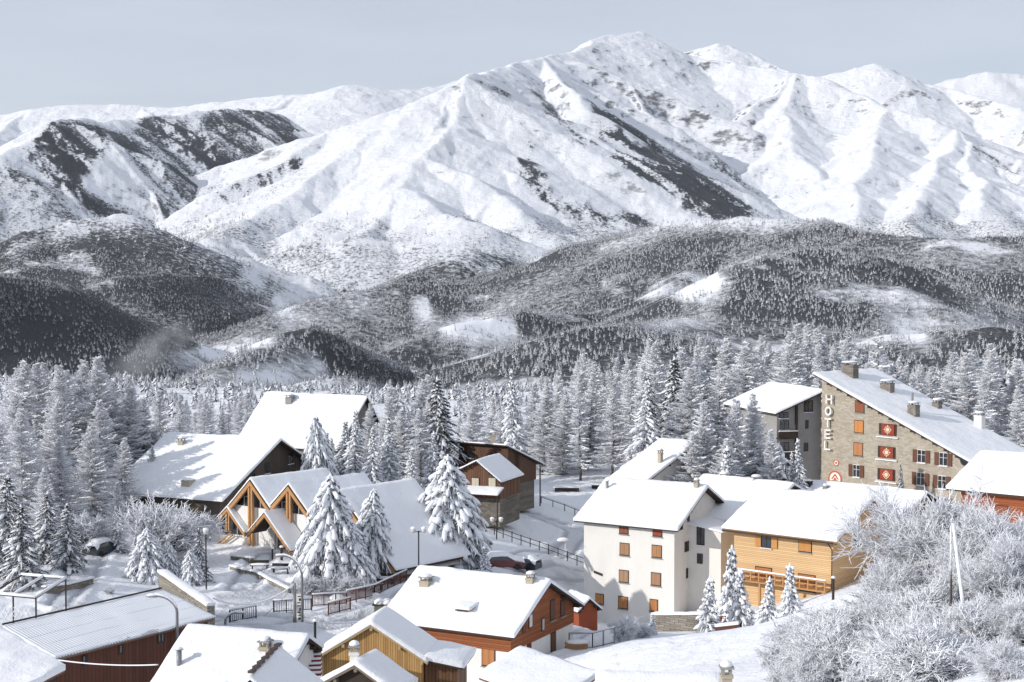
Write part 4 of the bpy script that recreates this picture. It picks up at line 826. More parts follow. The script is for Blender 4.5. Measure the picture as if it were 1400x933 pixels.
# ------------------------------------------------------------------ church of three gables
M_CW = mat_plaster('church_wall', (.76, .74, .71)); M_GRILL = mat_flat('pale_frames', (.5, .47, .4))
cu = Vector((.652, .759, 0)).normalized(); cv = Vector((.759, -.652, 0)).normalized()       # ridge direction, direction along the gable fronts
c0 = P(344, 652, 155); CE = empty('church', (c0.x, c0.y, -28.2), 'modern church of three steep gables with orange beams and glass fronts', 'church'); kk = .87; TH = .22
def Cp(s_, t_, z): return Vector((c0.x, c0.y, 0)) + cv * s_ + cu * t_ + Z3 * z
zr_ = c0.z - .2; Lr = 10.4
gabs = [(0, -7.6, 3.3), (6.0, -2.8, 3.5), (13.4, -3.9, 7.9)]
for gi, (s0, sl, sr) in enumerate(gabs):
    pl = [(s0 + sl, zr_ + kk * sl), (s0, zr_), (s0 + sr, zr_ - kk * sr)]
    o_ = gi * .012; fr = -.15 if gi < 2 else -.15
    rf = MB().extrude([Cp(a_, fr, z) for a_, z in pl] + [Cp(a_, fr, z - TH) for a_, z in pl[::-1]], cu * (Lr - fr)).build('roof', M_DARK, CE)
    snow_sheet(rf, [(Cp(a_, fr - .05, z + .005 + o_), Cp(a_, Lr, z + .005 + o_)) for a_, z in pl], .24, seed=gi + 20, lip=.05)
    # slanting beams of the gable front, and the pair of posts under the ridge
    bm_ = MB()
    for q in (0, 1):
        e_ = pl[0] if q == 0 else pl[2]; sg = -1 if q == 0 else 1; ln_ = e_[0] - s0
        bm_.extrude([Cp(s0, -.3, zr_ - TH - .02), Cp(e_[0], -.3, e_[1] - TH - .02), Cp(e_[0] - sg * .1, -.3, e_[1] - TH - .42), Cp(s0, -.3, zr_ - TH - .5)], cu * .3)
    bm_.build('gable_beam', M_BEAM, CE)
    for dx in (-.22, .22): MB().obox(Cp(s0 + dx, -.12, (zr_ - .7 - 27.9) / 2), cv * .13, cu * .13, Z3 * ((zr_ - .7 + 27.9) / 2)).build('post', M_BEAM, CE)
    # wall with a glazed top
    zg = zr_ - 3.05
    def half(z): return (zr_ - TH - z) / kk
    a_ = max(sl + .2, -half(zg)); b_ = min(sr - .1, half(zg))
    MB().extrude([Cp(s0 + a_, .35, -28.4), Cp(s0 + b_, .35, -28.4), Cp(s0 + b_, .35, zg), Cp(s0 + a_, .35, zg)], cu * .3).build('wall', M_CW, CE)
    MB().extrude([Cp(s0 + a_, .45, zg), Cp(s0 + b_, .45, zg), Cp(s0, .45, zr_ - TH - .1)], cu * .05).build('gable_window', M_GLASS, CE)
    fm = MB()
    for t_ in (-1.7, -.9, .9, 1.7): fm.obox(Cp(s0 + t_, .4, zg + .5), cv * .035, cu * .03, Z3 * .55)
    for t_ in (-1.3, 1.3): fm.obox(Cp(s0 + t_, .4, zg + 1.03), cv * .42, cu * .03, Z3 * .03)
    fm.build('window_frame', M_GRILL, CE)
MB().extrude([Cp(13.4 - 3.9, .66, -28.4), Cp(21.0, .66, -28.4), Cp(13.4, .66, zr_ - TH - .1), ], cu * (Lr - 1)).build('side_wall', M_CW, CE)
MB().hexa([Cp(-6.8, .36, -28.4), Cp(-3.4, .36, -28.4), Cp(-3.4, 9, -28.4), Cp(-6.8, 9, -28.4)], [Cp(-6.8, .36, -26.7), Cp(-3.4, .36, -26.7), Cp(-3.4, 9, -25.3), Cp(-6.8, 9, -26.4)]).build('side_wall', M_CW, CE)
# small gable on the left with its own glazing, and the entrance gable
def ray_front(px, py, t_):
    d = P(px, py, 1.); n = cu; p = d * ((Vector((c0.x, c0.y, 0)).dot(n) + t_) / d.dot(n)) - Vector((c0.x, c0.y, 0)); return p.dot(cv), p.z
def small_gable(ap, lf, rt_, t_, post, depth, name, low):
    A_, L_, R_ = [ray_front(*q, t_) for q in (ap, lf, rt_)]
    b = MB()
    for E_ in (L_, R_):
        b.extrude([Cp(A_[0], t_, A_[1]), Cp(E_[0], t_, E_[1]), Cp(E_[0], t_, E_[1] - .34), Cp(A_[0], t_, A_[1] - .38)], cu * .25)
    b.build('gable_beam', M_BEAM, CE)
    r = MB()
    for E_ in (L_, R_):
        r.slab([Cp(A_[0], t_ + .02, A_[1] + .02), Cp(E_[0], t_ + .02, E_[1] + .02), Cp(E_[0], t_ + depth, E_[1] + .02), Cp(A_[0], t_ + depth, A_[1] + .02)], .1)
    rr = r.build(name, M_DARK, CE); snow_sheet(rr, [(Cp(q[0], t_ - .02, q[1] + .13), Cp(q[0], t_ + depth, q[1] + .13)) for q in (L_, A_, R_)], .16, .3, lip=.03)
    if post:
        for dx in (-.2, .2): MB().obox(Cp(A_[0] + dx, t_ + .15, (A_[1] - .4 - 26.6) / 2), cv * .1, cu * .1, Z3 * ((A_[1] - .4 + 26.6) / 2)).build('post', M_BEAM, CE)
    return A_, L_, R_
A_, L_, R_ = small_gable((310, 695), (283, 724), (334, 730), -.45, True, .75, 'small_roof', 0)
MB().extrude([Cp(L_[0] + .2, .2, L_[1] - .3), Cp(R_[0] - .1, .2, R_[1] - .3), Cp(A_[0], .2, A_[1] - .4)], cu * .1).build('gable_window', M_GLASS, CE)
fm = MB()
for t_ in (-1.6, -1.1, 1.0): fm.obox(Cp(A_[0] + t_, .15, L_[1] + .1), cv * .04, cu * .03, Z3 * .5)
fm.obox(Cp(A_[0] - 1.3, .15, L_[1] + .1), cv * .5, cu * .03, Z3 * .05); fm.build('window_frame', M_GRILL, CE)
MB().hexa([Cp(L_[0] + .2, -.1, -28.4), Cp(R_[0] + .1, -.1, -28.4), Cp(R_[0] + .1, .36, -28.4), Cp(L_[0] + .2, .36, -28.4)], [Cp(L_[0] + .2, -.1, L_[1] - .35), Cp(R_[0] + .1, -.1, L_[1] - .35), Cp(R_[0] + .1, .36, L_[1] - .35), Cp(L_[0] + .2, .36, L_[1] - .35)]).build('wall', M_CW, CE)
A_, L_, R_ = small_gable((361, 702), (337, 731), (397, 755), -2.4, False, 2.6, 'porch_roof', 0)
dcx = (A_[0] * 2 + L_[0] + R_[0]) / 4 + .2
dm = MB().obox(Cp(dcx, .1, -26.9), cv * 1.15, cu * .08, Z3 * 1.15).build('door', M_GLASS, CE)
dd_ = MB()
for t_ in (-1.2, -.4, .4, 1.2): dd_.obox(Cp(dcx + t_, 0, -26.9), cv * .05, cu * .05, Z3 * 1.2)
dd_.obox(Cp(dcx, 0, -25.7), cv * 1.5, cu * .07, Z3 * .12); dd_.build('frame', M_BEAM, dm)
st = MB()
for i in range(5): st.obox(Cp(dcx + .2, -.6 - i * .38, -28.15 - i * .12), cv * 1.7, cu * .19, Z3 * .3)
st.build('steps', M_SNOW, CE)
rr_ = MB(); rr_.tube([Cp(-5.2, -.5, -28.3), Cp(-2.6, -.7, -26.7)], .09, 6).tube([Cp(-4.9, -.5, -28.5), Cp(-2.3, -.7, -26.9)], .09, 6).build('handrail', M_BEAM, CE)

# ------------------------------------------------------------------ hotel
hu = Vector((.655, -.756, 0)).normalized(); hv = Vector((.756, .655, 0)).normalized(); h0 = P(1112, 507, 197)
def Hp(s_, t_, z): return Vector((h0.x, h0.y, 0)) + hu * s_ + hv * t_ + Z3 * z
M_STONE = mat_stone('hotel_stone', hu, .5, .2)
HE = empty('hotel', (Hp(14, 6, 0).x, Hp(14, 6, 0).y, -32), 'tan stone hotel with one long sloping snow roof and vertical HOTEL lettering', 'hotel')
sl_ = 9.75 / 24; HLn, HD = 29.5, 13.5; zt = h0.z - .4
def hz(s_): return zt - sl_ * s_
MB().hexa([Hp(.9, .7, -32), Hp(28.8, .7, -32), Hp(28.8, HD - .6, -32), Hp(.9, HD - .6, -32)], [Hp(.9, .7, hz(.9) - .22), Hp(28.8, .7, hz(28.8) - .22), Hp(28.8, HD - .6, hz(28.8) - .22), Hp(.9, HD - .6, hz(.9) - .22)]).build('wall', M_STONE, HE)
hr = MB().slab([Hp(0, 0, hz(0) - .2), Hp(HLn, 0, hz(HLn) - .2), Hp(HLn, HD, hz(HLn) - .2), Hp(0, HD, hz(0) - .2)], .2).build('roof', M_DARK, HE)
snow_sheet(hr, [(Hp(0, 0, hz(0) + .005), Hp(HLn, 0, hz(HLn) + .005)), (Hp(0, HD, hz(0) + .005), Hp(HLn, HD, hz(HLn) + .005))], .38, seed=9)
pf = MB()
for i in range(16): s_ = 2.2 + i * 1.6; pf.obox(Hp(s_, .42, hz(s_) - .36), hu * .14, hv * .28, Z3 * .13)
pf.build('rafter_ends', M_DARK, HE)
frH = (hu, -hv, lambda k, z, o=0: Hp(k, .7 - o, z))
def hitH(px, py):
    d = P(px, py, 1.); o = Vector((h0.x, h0.y, 0)); p = d * ((o.dot(hv) + .7) / d.dot(hv)) - o; return p.dot(hu), p.z
for px, py, w_, h_, cl, op in [(1175.5,556,1.35,1.4,RUST,None),(1174.5,583.5,1.35,1.5,(.52,.22,.07),None),(1173.5,614.5,1.35,1.6,(.42,.19,.09),None),(1171,644,1.0,1.5,None,BROWN),
                               (1260,624,1.1,1.5,None,BROWN),(1290,628,1.1,1.5,None,BROWN),(1259,655,1.1,1.5,None,BROWN),(1288,659.5,1.1,1.5,None,BROWN),(1290,688,1.1,1.3,None,BROWN)]:
    k, z = hitH(px, py); add_window(HE, frH, k, z, w_, h_, cl, op, M_PLAS if op else None)
M_PANEL = mat_flat('red_panel', (.28, .05, .03), .6, .15); M_CREAM = mat_flat('cream_ornament', (.78, .6, .42), .7, .08)
for px, py in ((1214, 587.5), (1212.5, 618.5), (1212, 649)):
    k, z = hitH(px, py); MB().obox(Hp(k, .66, z), hu * 1.3, hv * .05, Z3 * .72).build('window', M_DARK, HE)
    pn = MB().obox(Hp(k + .1, .55, z), hu * .95, hv * .04, Z3 * .66).build('panel', M_PANEL, HE)
    MB().obox(Hp(k, .55, z - .98), hu * 1.6, hv * .12, Z3 * .06).build('sill', M_SNOW, HE)
    fl = MB(); c_ = Hp(k + .1, .5, z)
    ring = [c_ + (hu * cos(a) + Z3 * sin(a)) * .26 for a in [i * pi / 8 for i in range(16)]]; fl.extrude(ring, -hv * .04)
    for i in range(12):
        a = i * pi / 6; d1, d2 = hu * cos(a) + Z3 * sin(a), hu * -sin(a) + Z3 * cos(a); r0_, r1_ = .3, (.62 if i % 3 == 0 else .5)
        fl.extrude([c_ + d1 * r0_, c_ + d1 * (r0_ + r1_) / 2 + d2 * .085, c_ + d1 * r1_, c_ + d1 * (r0_ + r1_) / 2 - d2 * .085], -hv * .035)
    fl.build('sun_ornament', M_CREAM, pn)
k, z = hitH(1319, 630); MB().extrude([Hp(k, .69, z) + (hu * cos(a) + Z3 * sin(a)) * .62 for a in [i * pi / 10 for i in range(20)]], -hv * .03).build('round_window', M_GLASS, HE)
# lettering
M_LET = mat_flat('white_letters', (.82, .8, .76), .6, .04)
glyph = {'H': [(-1, 0, .17, 1), (1, 0, .17, 1), (0, 0, 1, .17)], 'T': [(0, .85, 1, .17), (0, 0, .17, 1)], 'E': [(-.85, 0, .17, 1), (0, .85, 1, .17), (-.1, 0, .85, .15), (0, -.85, 1, .17)], 'L': [(-.85, 0, .17, 1), (0, -.85, 1, .17)]}
for ch, px, py in (('H', 1136, 546), ('O', 1135, 562), ('T', 1134.5, 578), ('E', 1134, 593.5), ('L', 1133.5, 609)):
    k, z = hitH(px, py); m = MB(); a_, b_ = .5, .6
    if ch == 'O':
        n = 20
        for i in range(n):
            q = [Hp(k, .45, z) + hu * cos(t_) * r_ * a_ + Z3 * sin(t_) * r_ * b_ for t_, r_ in ((2 * pi * i / n, 1), (2 * pi * (i + 1) / n, 1), (2 * pi * (i + 1) / n, .64), (2 * pi * i / n, .64))]; m.extrude(q, -hv * .22)
    else:
        for x_, y_, w_, h_ in glyph[ch]: m.obox(Hp(k + x_ * a_ * .84, .34, z + y_ * b_), hu * w_ * a_, hv * .11, Z3 * h_ * b_)
    m.build('letter', M_LET, HE)
# round badge and arched emblem painted on boards
k, z = hitH(1143.5, 633)
def disc(k, z, r0_, r1_, t0, t1, off, n=28):
    m = MB()
    for i in range(n):
        a, b = t0 + (t1 - t0) * i / n, t0 + (t1 - t0) * (i + 1) / n
        m.extrude([Hp(k, .7 - off, z) + hu * cos(t_) * r_ + Z3 * sin(t_) * r_ for t_, r_ in ((a, r1_), (b, r1_), (b, r0_), (a, r0_))], -hv * .03)
    return m
M_ERED = mat_flat('emblem_red', (.5, .12, .05), .6, .1)
s1 = disc(k, z, .01, .42, 0, 2 * pi, .02).build('badge', M_LET, HE); disc(k, z, .3, .41, 0, 2 * pi, .055).build('ring', M_ERED, s1); disc(k, z, .02, .16, 0, 2 * pi, .055).build('centre', M_ERED, s1)
k, z = hitH(1142, 655); s2 = disc(k, z, .01, 1.1, -.35, pi + .35, .02).build('emblem', M_LET, HE)
disc(k, z, .86, 1.09, -.35, pi + .35, .055).build('arc', M_ERED, s2); m = MB()
m.extrude([Hp(k + a_, .64, z + b_) for a_, b_ in ((-.62, -.05), (-.1, .62), (.1, .62), (.62, -.05), (.42, -.05), (0, .42), (-.42, -.05))], -hv * .03)
m.extrude([Hp(k + a_, .64, z + b_) for a_, b_ in ((-.16, -.2), (.16, -.2), (.16, .14), (-.16, .14))], -hv * .03).build('motif', M_ERED, s2)
def on_roof(px, py):
    d = P(px, py, 1.); n = Z3 + hu * sl_; return d * ((Vector((h0.x, h0.y, zt)).dot(n)) / d.dot(n))
M_HCH = mat_stone('chimney_stone', hu, .4, .18, (.16, .14, .12), (.30, .27, .23), (.2, .19, .17))
for px, py, tp, w_, dp in ((1162, 516, 496, 1.9, 1.2), (1213, 537, 521, 1.6, 1.0), (1249, 571, 551, 1.2, 1.0), (1281, 560, 547, 1.0, .9), (1370, 583, 565, 1.1, .9)):
    f_ = on_roof(px, py); q_ = f_ - Vector((h0.x, h0.y, 0)); t_ = q_.dot(hv); f_ -= hv * max(0, t_ - HD + .9)
    _chimney(hr, f_, P(px, tp, f_.y).z, w_, M_HCH if px < 1290 else M_PLAS, True, u=hu, v=hv, dep=dp)
f_ = on_roof(1247, 566); MB().tube([f_, f_ + Z3 * 2.7], .16, 8).build('flue', M_CONC, hr)
# grey balcony block joined to the hotel's left corner
iu = Vector((cos(R(17.5)), sin(R(17.5)), 0)); iv = Vector((-iu.y, iu.x, 0)); i0 = Vector((41.1, 197.6, 0)); I_zt = -14.75
def Ip(s_, t_, z): return i0 - iu * s_ + iv * t_ + Z3 * z
IE = empty('balcony_block', (Ip(4, 6, 0).x, Ip(4, 6, 0).y, -32), 'grey block with balconies and lean-to snow roof at the hotel corner', 'apartment block')
sk = .40; IL, ID = 7.2, 15
MB().hexa([Ip(0, .5, -32), Ip(IL - .7, .5, -32), Ip(IL - .7, ID - .5, -32), Ip(0, ID - .5, -32)], [Ip(0, .5, I_zt - .35), Ip(IL - .7, .5, I_zt - .35 - sk * (IL - .7)), Ip(IL - .7, ID - .5, I_zt - .35 - sk * (IL - .7)), Ip(0, ID - .5, I_zt - .35)]).build('wall', M_CONC, IE)
ir = MB().slab([Ip(-.1, -.5, I_zt - .3), Ip(IL, -.5, I_zt - .3 - sk * IL), Ip(IL, ID, I_zt - .3 - sk * IL), Ip(-.1, ID, I_zt - .3)], .22).build('roof', M_DARK, IE)
snow_sheet(ir, [(Ip(-.1, -.5, I_zt - .075), Ip(-.1, ID, I_zt - .075)), (Ip(IL, -.5, I_zt - .075 - sk * IL), Ip(IL, ID, I_zt - .075 - sk * IL))], .35, seed=12)
frI = (iu, -iv, lambda k, z, o=0: Ip(-k, .5 - o, z))
for k, z, w_, h_ in ((1.9, I_zt - 2.2, 1.2, 1.4), (2.1, I_zt - 4.6, .35, 1), (5.4, I_zt - 4.6, 1.2, 1.1), (5.5, I_zt - 3.3, 1.2, .6), (5.4, I_zt - 7.6, 1.3, 1.3), (2.2, I_zt - 7.6, .5, 1)): add_window(IE, frI, -k, z, w_, h_)
MB().obox(Ip(3.7, .36, I_zt - 7.8), iu * .16, iv * .12, Z3 * 5.9).build('drain_pipe', M_DARK, IE)
for z in (I_zt - 6.3, I_zt - 9.0):
    b = MB().obox(Ip(5.2, .1, z), iu * 1.4, iv * .4, Z3 * .08).obox(Ip(5.2, -.28, z + .5), iu * 1.4, iv * .04, Z3 * .42).build('balcony', M_DARK, IE); MB().obox(Ip(5.2, -.28, z + .97), iu * 1.4, iv * .09, Z3 * .05).build('snow', M_SNOW, b)
# ------------------------------------------------------------------ trees: a few of each kind are grown, then planted as copies
LA = [make_larch(16, 4.2, 210, 1.1, .08, seed=s) for s in (1, 2, 3)] + [make_larch(16, 3.0, 150, 1, .14, seed=4), make_larch(16, 3.9, 150, 1, .2, seed=5)]
LN = [make_larch(18, 5.2, 330, 1.3, .04, seed=s, twig=.042) for s in (21, 22)]
SPR = [make_spruce(12, 2.3, 120, 1.0, seed=s) for s in (1, 2, 3)]
SPD = [make_spruce(12, 2.6, 140, .6, seed=s, pw=.7, droop=1.3) for s in (6, 7)]            # darker, less snow
SPW = [make_spruce(9, 3.5, 190, 1.3, seed=s, droop=1.7, pw=.62) for s in (8, 9)]  # broad, weighed down
SPT = [make_spruce(4, 1.05, 42, 1.1, seed=s, base=.1) for s in (11, 12, 13)]
PIN = make_larch(15, 3.2, 46, 1.0, .52, seed=31)
BR = [make_broadleaf(5, 2.6, 4, seed=s, twig=.03, k0=8) for s in (1, 2)]
KIND = dict(larch=(LA, 16, 'frosted_larch'), near=(LN, 18, 'frosted_larch'), spruce=(SPR, 12.2, 'snowy_spruce'), dark=(SPD, 12.2, 'dark_spruce'), wide=(SPW, 9.2, 'drooping_spruce'),
            small=(SPT, 4.2, 'small_spruce'), bush=(BR, 4.6, 'frosted_bush'), pine=([PIN], 15, 'frosted_pine'))
_n = [0]; HB = {}
def grow(kind, px, top, d, label, squash=1., group=None, cat='tree', sink=.15):
    sets, H0, nm = KIND[kind]
    if kind in ('big', 'bush'): H0 = HB.setdefault(kind, max(max(v.co.z for v in p_[1][1].vertices) for p_ in sets))
    b = at(px, d, -sink); H = (P(px, top, d).z - b.z) * (1.12 if kind == 'big' else 1); _n[0] += 1
    if H < .5: H = .5; print('short tree', kind, px, top, d)
    s = H / H0; parts = sets[_n[0] % len(sets)]
    if kind == 'larch': parts = sets[(_n[0] * 7 + int(px)) % len(sets)]
    return plant(nm, parts, b, s, _n[0] * 1.7, label, cat, group, squash)
T = [ # left edge and the big larches
 ('near',85,600,160,'broad sunlit frosted larch standing front of the left larch group',1.15),('near',128,488,178,'tallest frosted larch of the left group, rising above the dark valley',1.0),
 ('larch',20,494,182,'tall frosted larch at the left picture edge',1.15),('larch',68,497,196,'tall frosted larch second from the left picture edge',1.1),
 ('larch',152,520,180,'frosted larch between the tallest larch and the big barn',1.1),('near',182,514,186,'pointed frosted larch just left of the big barn roof',.8),
 ('larch',222,535,205,'thin-crowned dark-stemmed frosted larch rising behind the big barn',1.1),('larch',245,560,215,'small frosted larch behind the ridge of the big barn',1.1),
 ('near',128,585,164,'wide frosted larch right of the sunlit front larch',1.2),('near',165,600,168,'frosted larch whose branches touch the big barn roof',1.1),
 ('larch',-5,580,150,'shaded frosted larch cut by the left picture edge',1.2),('larch',40,560,165,'grey shaded larch behind the dark spruces on the left',1.2),
 ('dark',8,650,133,'dark spruce cut by the left picture edge',1.6),('dark',30,690,127,'dark snow-patched spruce near the pergola',1.6),('dark',94,688,136,'big dark snow-patched spruce beside the snowy path',1.7),
 ('dark',62,672,140,'dark spruce behind the pergola',1.7),('spruce',162,692,150,'young white-laden spruce at the head of the snowy path',1.5),
 ('wide',203,722,136,'low very wide spruce bowed down by snow behind the red barn',1.5),('wide',232,742,137,'short drooping spruce right of the wide bowed one',1.3),
 ('dark',276,722,138,'narrow dark spruce beside the left street lamp',1.1),('bush',226,668,147,'round frosted white tree in front of the big barn',1.3),('bush',258,695,168,'frosted shrub by the big barn wall',1.2),
 ('bush',150,800,127,'round snow-covered bush at the back of the red barn',1.3),('bush',120,690,150,'frosted brush under the sunlit front larch',1.4),
 # middle
 ('wide',437,567,176,'snow-laden spruce beside the church roof, left of the middle group',.85),('spruce',484,560,180,'snow-laden pointed spruce behind the second church roof',1.15),
 ('larch',524,530,192,'frosted larch behind the third church roof',1.1),('spruce',535,575,180,'wide snow-laden spruce behind the third church roof ridge',1.35),
 ('larch',578,514,205,'pale frosted larch left of the tall dark spruce',1.2),('larch',560,560,190,'low frosted larch in the middle group',1.4),('dark',608,516,192,'tall dark spruce with snowy tips left of the dark chalet',1.25),
 ('spruce',590,590,182,'lower spruce in front of the tall dark spruce',1.2),('larch',597,540,196,'frosted larch leaning against the tall dark spruce',1.2),
 ('larch',648,530,232,'frosted larch just behind the dark chalet roof',1.1),('larch',668,545,240,'small frosted larch behind the dark chalet chimney',1.1),
 ('spruce',705,505,222,'slender snow-tipped spruce right behind the dark chalet',.95),('larch',728,524,236,'frosted larch at the left end of the larch belt',1.0),
 ('wide',613,622,152,'big white drooping spruce between church and dark chalet',1.35),('wide',452,648,139,'big drooping white spruce in front of the church gables',1.25),
 ('wide',505,668,143,'drooping snowy spruce at the right of the church gables',1.05),('wide',484,712,138,'lower drooping spruce between the two in front of the church',1.2),
 ('bush',425,782,135,'grey frosted bush at the foot of the church spruces',1.5),('bush',468,775,136,'frosted bush under the drooping spruce by the church',1.5),('small',664,747,146,'small snow-covered fir beside the parked cars',1.3),
 # right
 ('spruce',878,520,214,'full dark-hearted spruce standing before the larch belt',1.35),('dark',884,512,222,'dark spruce hidden behind the full spruce of the belt',1.1),
 ('near',962,552,173,'frosted larch above the chimneys of the low house',1.0),('near',1002,548,174,'frosted larch left of the grey balcony block',.95),('near',1036,540,176,'big frosted larch in front of the grey balcony block',.85),
 ('near',935,590,172,'frosted larch above the back house roof',1.2),('near',985,600,171,'lower frosted larch between the two larches above the low house',1.3),('wide',1035,602,177,'snow-laden spruce below the balconies of the grey block',.8),
 ('wide',1060,606,177,'shaggy spruce under the balcony block',.7),('spruce',1098,600,172,'narrow white spruce just left of the hotel corner',.95),('spruce',1088,618,174,'thin spruce beside the narrow white one at the hotel',.8),
 ('small',1067,622,172,'small spruce with snow cross at its tip below the balconies',1.1),('dark',1233,634,182,'narrow dark conifer standing against the hotel wall',.62),
 ('small',967,789,126,'white column-shaped fir at the terrace wall, first of the garden row',1.15),('small',998,748,133,'tall snow-loaded fir against the yellow chalet corner',.95),
 ('small',1013,778,127,'fir with hanging snow in front of the yellow chalet',1.15),('small',1049,790,125,'snow-loaded fir in front of the chalet balcony',1.15),('small',1080,771,124,'tallest garden fir, before the chalet shutters',1.1),
 ('bush',853,836,120,'grey frosted shrub on the bank left of the terrace wall',1.0),('bush',878,846,122,'low frosted shrub next to the grey one on the bank',1.2),('small',893,838,124,'tiny frosted fir at the terrace wall end',1.1),
 ('pine',1206,452,225,'open-crowned frosted pine rising behind the hotel roof',1.1)]
T += [('near',915,602,178,'frosted larch whose foot is hidden by the back house roof',.9),('near',1060,588,172,'frosted larch before the grey block, nearest the hotel',.8),('spruce',985,610,168,'white spruce right behind the low house chimneys',1.3),
 ('near',455,600,186,'frosted larch between the two chalet roofs and the church',.8),('spruce',508,585,177,'white spruce filling the gap behind the church ridges',1.3),('spruce',560,612,176,'low white spruce at the right end of the church roofs',1.4),('larch',575,560,186,'frosted larch in front of the pale larch of the middle group',1.3),
 ('near',30,560,158,'broad frosted larch at the left edge behind the dark spruces',1.0),('near',60,640,148,'lower frosted larch between dark spruces and sunlit larch',1.0),('near',160,660,156,'bushy frosted larch at the barn corner',.9),('near',205,610,176,'frosted larch beside the barn ridge chimney',.75),('near',100,500,176,'frosted larch just left of the tallest one',1.0),
 ('dark',45,735,130,'low dark spruce with thick snow patches behind the pergola',1.5),('spruce',185,735,140,'rounded snow-heaped spruce beside the bowed one',1.6),('wide',262,752,136,'small bowed spruce at the left lamp post',1.3)]
T += [('near',503,552,194,'frosted larch hiding the gable of the steep-roofed chalet',.95),('spruce',470,575,186,'snowy spruce in front of the steep-roofed chalet eave',1.4),('near',540,532,196,'tall frosted larch in the middle of the group behind the church',1.0),
 ('near',570,520,198,'tallest pale larch of the middle group',1.05),('near',592,545,193,'pale larch just left of the tall dark spruce trunk',1.0),('spruce',445,590,184,'squat white spruce under the steep-roofed chalet eave',1.5),('near',640,560,215,'pale larch rising right behind the dark chalet roof edge',1.0)]
for t in T: grow(*t[:5], squash=t[5] if len(t) > 5 else 1.)
_r = random.Random(77)
# belt of larches behind the village
tops = [(735,540),(755,505),(790,488),(825,478),(850,470),(900,462),(960,468),(1000,462),(1050,452),(1090,442),(1140,446),(1190,470),(1235,478),(1270,492),(1300,478),(1340,472),(1400,492),(1460,490)]
tx_, ty_ = zip(*tops); used = []
for i in range(420):
    px = _r.uniform(728, 1450); d = _r.uniform(214, 330); 
    if any(abs(px - a) * d / F_PX < 2.6 and abs(d - b) < 6 for a, b in used): continue
    if 1100 < px < 1440 and d < 226: continue
    if 960 < px < 1110 and d < 222: continue
    used.append((px, d)); tp = float(np.interp(px, tx_, ty_)) + _r.uniform(-4, 40) + (d - 230) * -.05
    if len(used) > 190: break
    if i % 9 == 4: grow('dark', px, tp + 22, d, 'dark green spruce standing among the pale larches of the belt', _r.uniform(1.0, 1.3), 'dark spruces among the belt larches')
    else: grow('near' if i % 3 == 0 else 'larch', px, tp + _r.choice([0, 0, 12, 25]), d, 'frosted larch in the dense larch belt behind the village', _r.uniform(.9, 1.4), 'larches of the belt behind the village')
for i in range(46):
    px = _r.uniform(-10, 245); d = _r.uniform(176, 250)
    grow('larch', px, _r.uniform(545, 600) + (20 if px > 200 else 0), d, 'grey frosted larch filling the left larch group', 1.35, 'larches filling the left group')
for i in range(26):
    px = _r.uniform(515, 735); d = _r.uniform(235, 290)
    grow('larch', px, _r.uniform(560, 592), d, 'low frosted larch behind the middle tree group', 1.1, 'low larches behind the middle group')
for i in range(34):
    px = _r.uniform(150, 370); d = _r.uniform(240, 330); grow('larch', px, _r.uniform(538, 575), d, 'small frosted larch on the plateau behind the two big barn roofs', 1.2, 'small larches behind the barn roofs')
for px, top, d in [(15,505,185),(50,498,190),(88,508,180),(112,494,184),(148,505,186),(172,530,180),(196,545,184),(30,540,170),(75,545,168),(142,548,172)]:
    grow('near', px, top, d, 'tall frosted larch in the dense mass left of the big barn', 1.05, 'tall larches of the left mass')
# ------------------------------------------------------------------ frosted thicket on the near slope, lower right
BG = [make_broadleaf(7, 4.2, 5, seed=s, twig=.034, k0=9, up=.6, fork=.8, lo=.55, hi=.84) for s in (41, 42)]; KIND['big'] = (BG, 6.6, 'frosted_tree'); KIND['brush'] = ([make_broadleaf(2.4, 1.7, 4, seed=s, twig=.02, k0=9, up=.2) for s in (51, 52, 53)], 2.2, 'frosted_brush')
for px, top, d, lb, sq in [(1292,660,77,'tall frosted bare tree in front of the red chalet, centre of the thicket',1.1),(1232,742,74,'wide frosted bare tree reaching in front of the yellow chalet',1.15),(1392,722,64,'frosted bare tree at the right picture edge',1.2),
                           (1330,740,66,'frosted tree right of the leaning pole',1.2),(1180,832,72,'frosted bare shrub at the left rim of the thicket',1.1),
                           (1400,800,56,'frosted tree filling the lower right corner',1.4),(1350,682,72,'upright frosted tree between the tall one and the right edge',1.2),(1225,790,68,'mid-height frosted shrub under the yellow chalet gable',1.4),(1140,838,70,'frosted shrub reaching over the snow slope below the garden firs',1.3),(1200,860,62,'frosted shrub low in the thicket, over the slope',1.5),(1110,885,62,'thin frosted shrub at the lower left foot of the thicket',1.4),(1275,880,54,'frosted shrub at the bottom edge under the leaning pole',1.6),(1370,870,48,'big frosted shrub in the bottom right corner',1.5),(1300,820,58,'frosted bush at the picture bottom right of the thicket',1.4)]:
    grow('big', px, top, d, lb, sq)
for i in range(55):
    px = _r.uniform(1070, 1420); d = _r.uniform(52, 90) if px > 1180 else _r.uniform(62, 84); b = at(px, d); q = proj(*b)
    e = plant('frosted_brush', KIND['brush'][0][i % 3], b, _r.uniform(.5, 1.0), i * 2.1, 'low frosted brush on the snowy slope at lower right', 'shrub', 'low brush of the lower right slope', 1.25)
